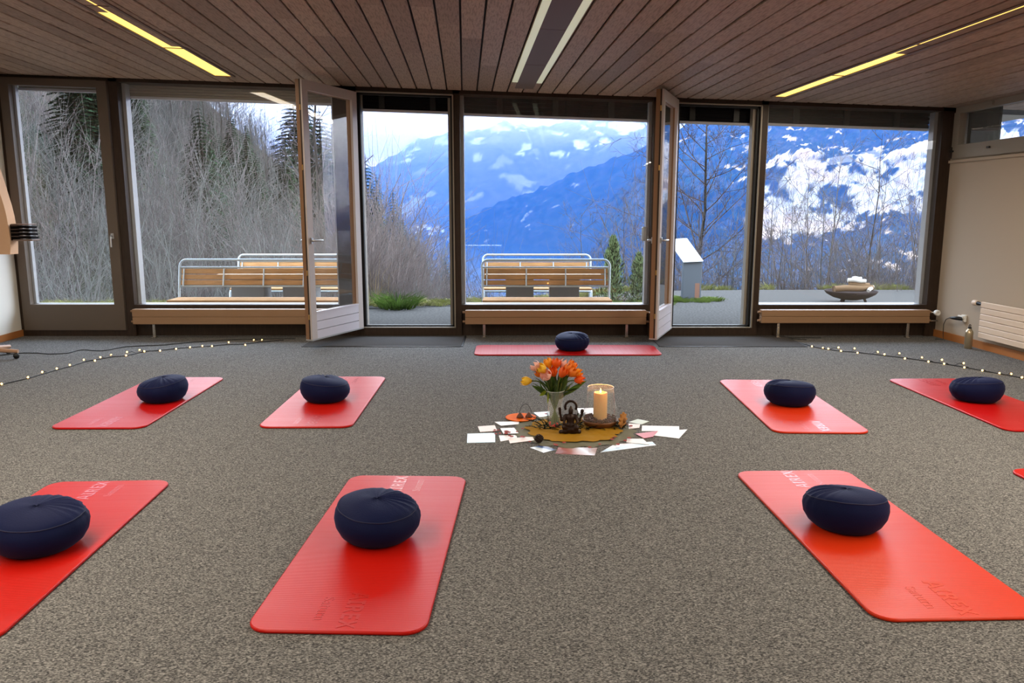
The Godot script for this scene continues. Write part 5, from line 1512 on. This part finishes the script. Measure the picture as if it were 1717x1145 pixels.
	var bones := [
		[Vector3(-0.055, 0.012, 0), Vector3(0.055, 0.012, 0), 0.014, 0.014], [Vector3(-0.03, 0.02, 0.01), Vector3(0.035, 0.02, 0.01), 0.018, 0.016],
		[Vector3(0.0, 0.03, 0.0), Vector3(0.002, 0.06, 0), 0.024, 0.022], [Vector3(-0.035, 0.045, 0.012), Vector3(0.0, 0.055, 0.005), 0.016, 0.02], [Vector3(0.038, 0.04, 0.012), Vector3(0.0, 0.052, 0.005), 0.016, 0.02],
		[Vector3(-0.035, 0.045, 0.012), Vector3(0.012, 0.03, 0.024), 0.014, 0.009], [Vector3(0.038, 0.04, 0.012), Vector3(-0.01, 0.028, 0.024), 0.014, 0.009],
		[Vector3(0.002, 0.06, 0), Vector3(0.002, 0.102, -0.002), 0.021, 0.025], [Vector3(-0.026, 0.112, -0.002), Vector3(0.03, 0.112, -0.002), 0.012, 0.012],
		[Vector3(0.002, 0.112, 0), Vector3(0.003, 0.128, 0), 0.01, 0.009], [Vector3(0.003, 0.138, 0.001), Vector3(0.003, 0.146, 0.0), 0.0145, 0.014], [Vector3(0.003, 0.152, 0), Vector3(0.003, 0.17, -0.002), 0.011, 0.005],
		[Vector3(0.03, 0.112, -0.002), Vector3(0.055, 0.085, 0.004), 0.01, 0.008], [Vector3(0.055, 0.085, 0.004), Vector3(0.07, 0.12, 0.004), 0.008, 0.006], [Vector3(0.07, 0.12, 0.004), Vector3(0.072, 0.145, 0.004), 0.007, 0.011],
		[Vector3(-0.026, 0.112, -0.002), Vector3(-0.052, 0.088, 0.004), 0.01, 0.008], [Vector3(-0.052, 0.088, 0.004), Vector3(-0.062, 0.13, 0.004), 0.008, 0.006], [Vector3(-0.062, 0.13, 0.004), Vector3(-0.064, 0.158, 0.004), 0.007, 0.01],
		[Vector3(0.03, 0.108, 0), Vector3(0.045, 0.075, 0.015), 0.009, 0.007], [Vector3(0.045, 0.075, 0.015), Vector3(0.02, 0.062, 0.03), 0.007, 0.006], [Vector3(-0.026, 0.108, 0), Vector3(-0.04, 0.07, 0.015), 0.009, 0.007], [Vector3(-0.04, 0.07, 0.015), Vector3(-0.015, 0.062, 0.03), 0.007, 0.006]]
	var fig := thing("statuette", "dark bronze seated figure with raised arms and a ring round its head", "figurine", sx)
	part("figure", blob_mesh(bones, 0.0034, 0.006), bz, fig)
	var hp := []
	for k in 22:
		var a := -0.5 + (PI + 1.0) * k / 21.0
		hp.append(Vector3(0.004 + cos(a) * 0.034, 0.165 + sin(a) * 0.036, -0.012))
	part("halo", tube_mesh(hp, 0.0075, 8), bz, fig)
	# felt flower standing upright
	var ff := thing("felt_flower", "tan felt flower standing upright right of the candle", "ornament", Vector3(0.69, 0.006, -4.72), 0.95)
	st = new_st(true)
	var NP := 72
	var pf := func(k: int, z: float) -> Vector3:
		var a := TAU * k / NP
		var r := 0.043 + 0.0085 * cos(a * 9.0)
		return Vector3(cos(a) * r, 0.054 + sin(a) * r, z)
	for k in NP:
		st.set_smooth_group(2); tri3(st, Vector3(0, 0.054, 0.012), pf.call(k, 0.006), pf.call(k + 1, 0.006))
		st.set_smooth_group(3); tri3(st, Vector3(0, 0.054, -0.012), pf.call(k + 1, -0.006), pf.call(k, -0.006))
		st.set_smooth_group(1); quad(st, pf.call(k, -0.006), pf.call(k + 1, -0.006), pf.call(k + 1, 0.006), pf.call(k, 0.006))
	part("petals", done(st), mat(Color(0.66, 0.45, 0.22), 0.9), ff)
	part("centre", lathe_mesh([Vector2(0.016, 0), Vector2(0.014, 0.008), Vector2(0.006, 0.012), Vector2(0, 0.013)], 16), mat(Color(0.5, 0.32, 0.14), 0.9), ff, Vector3(0, 0.054, 0.008)).rotation.x = PI / 2
	# orange plate with two cones and a wire
	var px := Vector3(0.058, 0.001, -4.98)
	var pl := thing("plate", "flat orange plate holding two brown cones at the back left", "plate", px)
	part("disc", lathe_mesh([Vector2(0, 0), Vector2(0.085, 0), Vector2(0.1, 0.006), Vector2(0.101, 0.01), Vector2(0.09, 0.009), Vector2(0, 0.006)], 36), mat(Color(0.9, 0.42, 0.08), 0.7, 0, 0.2), pl)
	for q in [[0.0, 0.01, "left brown cone on the orange plate"], [0.058, 0.0, "right brown cone on the orange plate"]]:
		solo("incense_cone", lathe_mesh([Vector2(0, 0), Vector2(0.024, 0.0), Vector2(0.022, 0.01), Vector2(0.012, 0.024), Vector2(0.006, 0.032), Vector2(0, 0.035)], 18), mat(Color(0.36, 0.19, 0.1), 0.6), q[2], "cone", px + Vector3(q[0] - 0.005, 0.0085, q[1]), "brown cones on the orange plate")
	var wp := []
	for k in 16:
		var a := PI * (1.05 - 1.0 * k / 15.0)
		wp.append(Vector3(cos(a) * 0.04 + 0.03, 0.012 + sin(a) * 0.072, -0.04 - 0.02 * k / 15.0))
	solo("wire_loop", tube_mesh(wp, 0.0016, 6), M.black, "thin black wire arched above the orange plate", "wire", px)
	# fir cone and dark twigs
	var fc := thing("fir_cone", "dark fir cone at the front left of the yellow cloth", "cone", Vector3(0.158, 0.0045, -4.425))
	st = new_st()
	for k in 60:
		var f := k / 60.0; var a := k * 2.4
		var r := 0.022 * sin(PI * clampf(0.18 + 0.75 * f, 0, 1))
		var t := Transform3D(Basis(Vector3.UP, -a) * Basis(Vector3.BACK, 0.7), Vector3(cos(a) * r, 0.004 + f * 0.042, sin(a) * r))
		box(st, Vector3(0.002, 0, 0), Vector3(0.012, 0.003, 0.011), 0.001, t)
	lathe(st, [Vector2(0, 0), Vector2(0.016, 0.004), Vector2(0.019, 0.02), Vector2(0.01, 0.04), Vector2(0, 0.046)], 12)
	part("scales", done(st), mat(Color(0.2, 0.12, 0.08), 0.7), fc)
	var acc := Acc.new()
	rng.seed = 19
	for k in 120:
		var a := rng.randf() * TAU; var rr := rng.randf_range(0.12, 0.25)
		var c := Vector3(cos(a) * rr * 1.25, 0, sin(a) * rr * 0.72)
		if c.z > 0.1 and c.x > -0.2: c.z *= 0.35
		var d := Vector3(rng.randf_range(-1, 1), rng.randf_range(-0.1, 0.4), rng.randf_range(-1, 1)).normalized()
		var l := rng.randf_range(0.04, 0.085)
		var b := c + Vector3(0, rng.randf_range(0.008, 0.02), 0)
		acc.limb([b, b + d * l * 0.5 + Vector3(0, 0.006, 0), b + d * l], [0.0022, 0.0018, 0.0008], 4)
		for q in 12:
			var e := b + d * l * (q + 1) / 13.0 + Vector3(0, 0.003, 0)
			var w := d.cross(Vector3.UP).normalized() * (1.0 if q % 2 else -1.0)
			acc.blade(e, e + (w + d * 0.6 + Vector3(0, rng.randf_range(-0.2, 0.6), 0)).normalized() * rng.randf_range(0.012, 0.022), d * 0.0035, Vector3.UP)
	var tw := solo("greenery", acc.mesh(), mat(Color(0.15, 0.19, 0.09), 0.8), "dark evergreen sprigs strewn round the vase and the wooden dish", "greenery", Vector3(0.42, 0.006, -4.77)); tw.set_meta("kind", "stuff")
	# petals strewn about
	var ps := new_st(true)
	rng.seed = 29
	for k in 34:
		var a := rng.randf() * TAU
		var f := rng.randf_range(0.8, 1.2)
		var p := Vector3(0.385 + cos(a) * 0.36 * f, 0.0125, -4.69 + sin(a) * 0.33 * f)
		if k % 4 == 0: p = Vector3(rng.randf_range(-0.11, -0.02), 0.0085, rng.randf_range(-4.72, -4.57))
		var t := Transform3D(Basis(Vector3.UP, rng.randf() * 6.0).scaled(Vector3.ONE * rng.randf_range(0.6, 1.0)), p)
		lathe(ps, [Vector2(0.012, 0), Vector2(0.013, 0.004), Vector2(0.008, 0.0015), Vector2(0.0, 0.001)], 9, t)
	var pt := solo("petals", done(ps), mat(Color(0.62, 0.26, 0.24), 0.6), "dusky red petals strewn between the cards and the cloth", "petals"); pt.set_meta("kind", "stuff")

func ring_pts(r: float, y: float, n: int) -> Array:
	var out := []
	for k in n: out.append(Vector3(cos(TAU * k / n) * r, y, sin(TAU * k / n) * r))
	return out

# ---------------------------------------------------------------- benches, tables, info stand and fire bowl on the terrace
func bench(label: String, x0: float, x1: float, z: float, y: float, gap: float):
	var galv := mat(Color(0.66, 0.71, 0.74), 0.4, 0.35); var wood := mat(Color(0.76, 0.57, 0.36), 0.7, 0, 0.3)
	wood.albedo_texture = noise_tex(noise(0.02, 4, FastNoiseLite.TYPE_SIMPLEX, 17), 256, [[0.0, g(0.8)], [1.0, g(1.0)]]); tri(wood, Vector3(0.6, 8, 8))
	var o := thing("bench", label, "bench", Vector3((x0 + x1) * 0.5, y, z), 0.0, "benches on the terrace")
	var w := x1 - x0; var h := w * 0.5; var r := 0.07
	var lean := func(yy: float) -> float: return -0.02 - (yy - 0.42) * 0.30
	var pts := [Vector3(-h + 0.02, 0.0, 0.03), Vector3(-h + 0.015, 0.42, lean.call(0.42)), Vector3(-h, 0.863 - r, lean.call(0.863 - r))]
	for k in 5:
		var a := PI - PI / 2 * (k + 1) / 5.0
		var yy := 0.863 - r + sin(a) * r
		pts.append(Vector3(-h + r + cos(a) * r, yy, lean.call(yy)))
	for k in 5:
		var a := PI / 2 - PI / 2 * (k + 0.0) / 5.0
		var yy := 0.863 - r + sin(a) * r
		pts.append(Vector3(h - r + cos(a) * r, yy, lean.call(yy)))
	pts += [Vector3(h, 0.863 - r, lean.call(0.863 - r)), Vector3(h - 0.015, 0.42, lean.call(0.42)), Vector3(h - 0.02, 0.0, 0.03)]
	part("frame", tube_mesh(pts, 0.0145, 9), galv, o)
	for yy in [0.775, 0.555]:
		part("rail", tube_mesh([Vector3(-h + 0.008, yy, lean.call(yy)), Vector3(h - 0.008, yy, lean.call(yy))], 0.011, 8), galv, o)
	for k in 3:
		var yy := 0.597 + 0.066 * k
		var b := part("back_slat", box_mesh(Vector3(w - 0.05, 0.058, 0.024), 0.004), wood, o, Vector3(0, yy, lean.call(yy) - 0.006))
		b.rotation.x = -0.29
	var n := maxi(4, int(round(w / 0.5)) + 1)
	for k in n:
		var x := lerpf(-h + 0.06, h - 0.06, float(k) / (n - 1))
		part("strap", tube_mesh([Vector3(x, 0.56, lean.call(0.56) + 0.016), Vector3(x, 0.76, lean.call(0.76) + 0.016)], 0.009, 6), galv, o)
	for k in 3: part("seat_slat", box_mesh(Vector3(w - 0.04, 0.026, 0.105), 0.004), wood, o, Vector3(0, 0.42, 0.06 + 0.115 * k))
	for sx in [-1.0, 1.0]:
		part("leg", tube_mesh([Vector3(sx * (h - 0.03), 0.405, -0.0), Vector3(sx * (h - 0.03), 0.405, 0.33), Vector3(sx * (h - 0.03), 0.37, 0.36), Vector3(sx * (h - 0.03), 0.0, 0.36)], 0.0145, 8), galv, o)
	part("seat_rail", tube_mesh([Vector3(-h + 0.03, 0.39, 0.345), Vector3(h - 0.03, 0.39, 0.345)], 0.013, 8), galv, o)

func table(label: String, x0: float, x1: float, z: float, legs: Array):
	var stone := mat(Color(0.42, 0.42, 0.42), 0.8); var wood := mat(Color(0.6, 0.44, 0.28), 0.6)
	var o := thing("table", label, "table", Vector3((x0 + x1) * 0.5, -0.1, z), 0.0, "tables between the benches")
	for k in 4: part("top_board", box_mesh(Vector3(x1 - x0, 0.035, 0.135), 0.004), wood, o, Vector3(0, 0.62, -0.21 + 0.14 * k))
	for l in legs:
		part("slab_leg", box_mesh(Vector3(l[1], 0.60, 0.3), 0.006), stone, o, Vector3(l[0] - (x0 + x1) * 0.5, 0.301, 0))

func build_terrace_things():
	bench("galvanised bench with wooden slats outside the left window, nearer the house", -3.98, -1.95, -9.25, -0.1, 0.5)
	bench("galvanised bench with wooden slats outside the left window, farther from the house", -3.9, -2.25, -11.05, -0.14, 0.5)
	bench("shorter galvanised bench with wooden slats outside the middle window, nearer the house", -0.36, 1.17, -9.25, -0.1, 0.5)
	bench("shorter galvanised bench with wooden slats outside the middle window, farther from the house", -0.415, 1.12, -11.05, -0.14, 0.5)
	table("grey-legged table between the two left benches", -3.8, -2.15, -10.2, [[-3.41, 0.43], [-2.75, 0.42]])
	table("grey-legged table between the two middle benches", -0.35, 1.15, -10.2, [[0.1, 0.36], [0.68, 0.38]])
	# information stand
	var steel := mat(Color(0.3, 0.315, 0.33), 0.8, 0.0, 0.2); var rust := mat(Color(0.42, 0.29, 0.22), 0.8)
	var o := thing("info_stand", "rust-stained metal pillar with a tilted white information panel", "sign", Vector3(2.93, -0.1, -12.75))
	part("pillar", box_mesh(Vector3(0.3, 0.64, 0.13), 0.006), steel, o, Vector3(0, 0.32, 0))
	part("rust_stain", box_mesh(Vector3(0.075, 0.28, 0.002), 0.0008), rust, o, Vector3(0.085, 0.14, 0.0655))
	var st := new_st()
	var a := Vector3(-0.16, 0.625, 0.10); var b := Vector3(0.16, 0.64, 0.10); var up := Vector3(-0.24, 0.36, -0.18); var n := (b - a).cross(up).normalized() * 0.022
	quad(st, a, b, b + up, a + up); quad(st, b - n, a - n, a + up - n, b + up - n)
	quad(st, a - n, b - n, b, a); quad(st, b - n, b + up - n, b + up, b); quad(st, b + up - n, a + up - n, a + up, b + up); quad(st, a + up - n, a - n, a, a + up)
	part("panel", done(st), mat(Color(0.82, 0.83, 0.85), 0.6), o)
	part("bracket", box_mesh(Vector3(0.2, 0.12, 0.06), 0.004), steel, o, Vector3(-0.05, 0.68, 0.0))
	# fire bowl
	var iron := mat(Color(0.15, 0.12, 0.115), 0.9, 0.0, 0.15)
	var f := thing("fire_bowl", "wide dark iron fire bowl on the terrace outside the right window", "fire bowl", Vector3(5.33, -0.1, -12.25))
	part("bowl", lathe_mesh([Vector2(0, 0.06), Vector2(0.12, 0.062), Vector2(0.26, 0.1), Vector2(0.36, 0.155), Vector2(0.395, 0.2), Vector2(0.392, 0.207), Vector2(0.38, 0.2), Vector2(0.34, 0.16), Vector2(0.24, 0.115), Vector2(0, 0.09)], 40), iron, f)
	for k in 3:
		var an := 0.5 + TAU * k / 3.0
		part("foot", tube_mesh([Vector3(cos(an) * 0.2, 0.09, sin(an) * 0.2), Vector3(cos(an) * 0.24, 0.0, sin(an) * 0.24)], [0.022, 0.018], 8), iron, f)
	var handle := []
	for k in 9: handle.append(Vector3(-0.075 + 0.15 * k / 8.0, 0.175 + 0.014 * sin(PI * k / 8.0), 0.382 + 0.012 * sin(PI * k / 8.0)))
	part("handle", tube_mesh(handle, 0.006, 6), iron, f)
	var logm := [mat(Color(0.36, 0.28, 0.2), 0.95, 0, 0.2), mat(Color(0.62, 0.6, 0.57), 0.95, 0, 0.2), mat(Color(0.25, 0.19, 0.14), 0.95, 0, 0.2)]
	var logs := [[-0.28, 0.235, 0.06, 0.32, 0.255, 0.05, 0.05, 0, "long brown log lying across the fire bowl, at the front"], [-0.25, 0.225, -0.08, 0.3, 0.24, -0.1, 0.052, 2, "dark log lying behind the long brown one in the fire bowl"], [-0.04, 0.305, 0.0, 0.27, 0.29, 0.03, 0.045, 0, "short brown log resting on top of the others"], [-0.07, 0.37, 0.02, 0.2, 0.36, 0.05, 0.035, 1, "ash-white piece of bark on top of the wood in the fire bowl"], [0.2, 0.215, 0.16, 0.33, 0.27, 0.02, 0.03, 1, "ash-white stick leaning at the right of the fire bowl"], [0.02, 0.395, -0.03, 0.16, 0.4, -0.02, 0.026, 1, "small pale stick topmost in the fire bowl"]]
	for q in logs:
		var p0 := Vector3(q[0], q[1], q[2]); var p1 := Vector3(q[3], q[4], q[5])
		var lt := thing("log", q[8], "log", f.position, 0.0, "pieces of wood in the fire bowl")
		part("bark", tube_mesh([p0, p0.lerp(p1, 0.3) + Vector3(0, 0.008, 0.004), p0.lerp(p1, 0.7) + Vector3(0, -0.006, 0.006), p1], [q[6] * 0.92, q[6], q[6] * 0.96, q[6] * 0.85], 9), logm[q[7]], lt)
	# outside bracket beside the middle window
	solo("wall_lamp", box_mesh(Vector3(0.06, 0.15, 0.07), 0.012), mat(Color(0.6, 0.6, 0.58), 0.5), "small grey box fixed outside beside the right edge of the middle window", "box", Vector3(1.435, 1.1, -8.53))

func _ready():
	camera_and_light()
	make_materials()
	build_shell()
	build_windows()
	build_blinds()
	build_strips()
	build_land()
	build_mats()
	build_cushions()
	build_radiators()
	build_left_corner()
	build_cords()
	build_altar()
	build_terrace_things()
	build_trees()
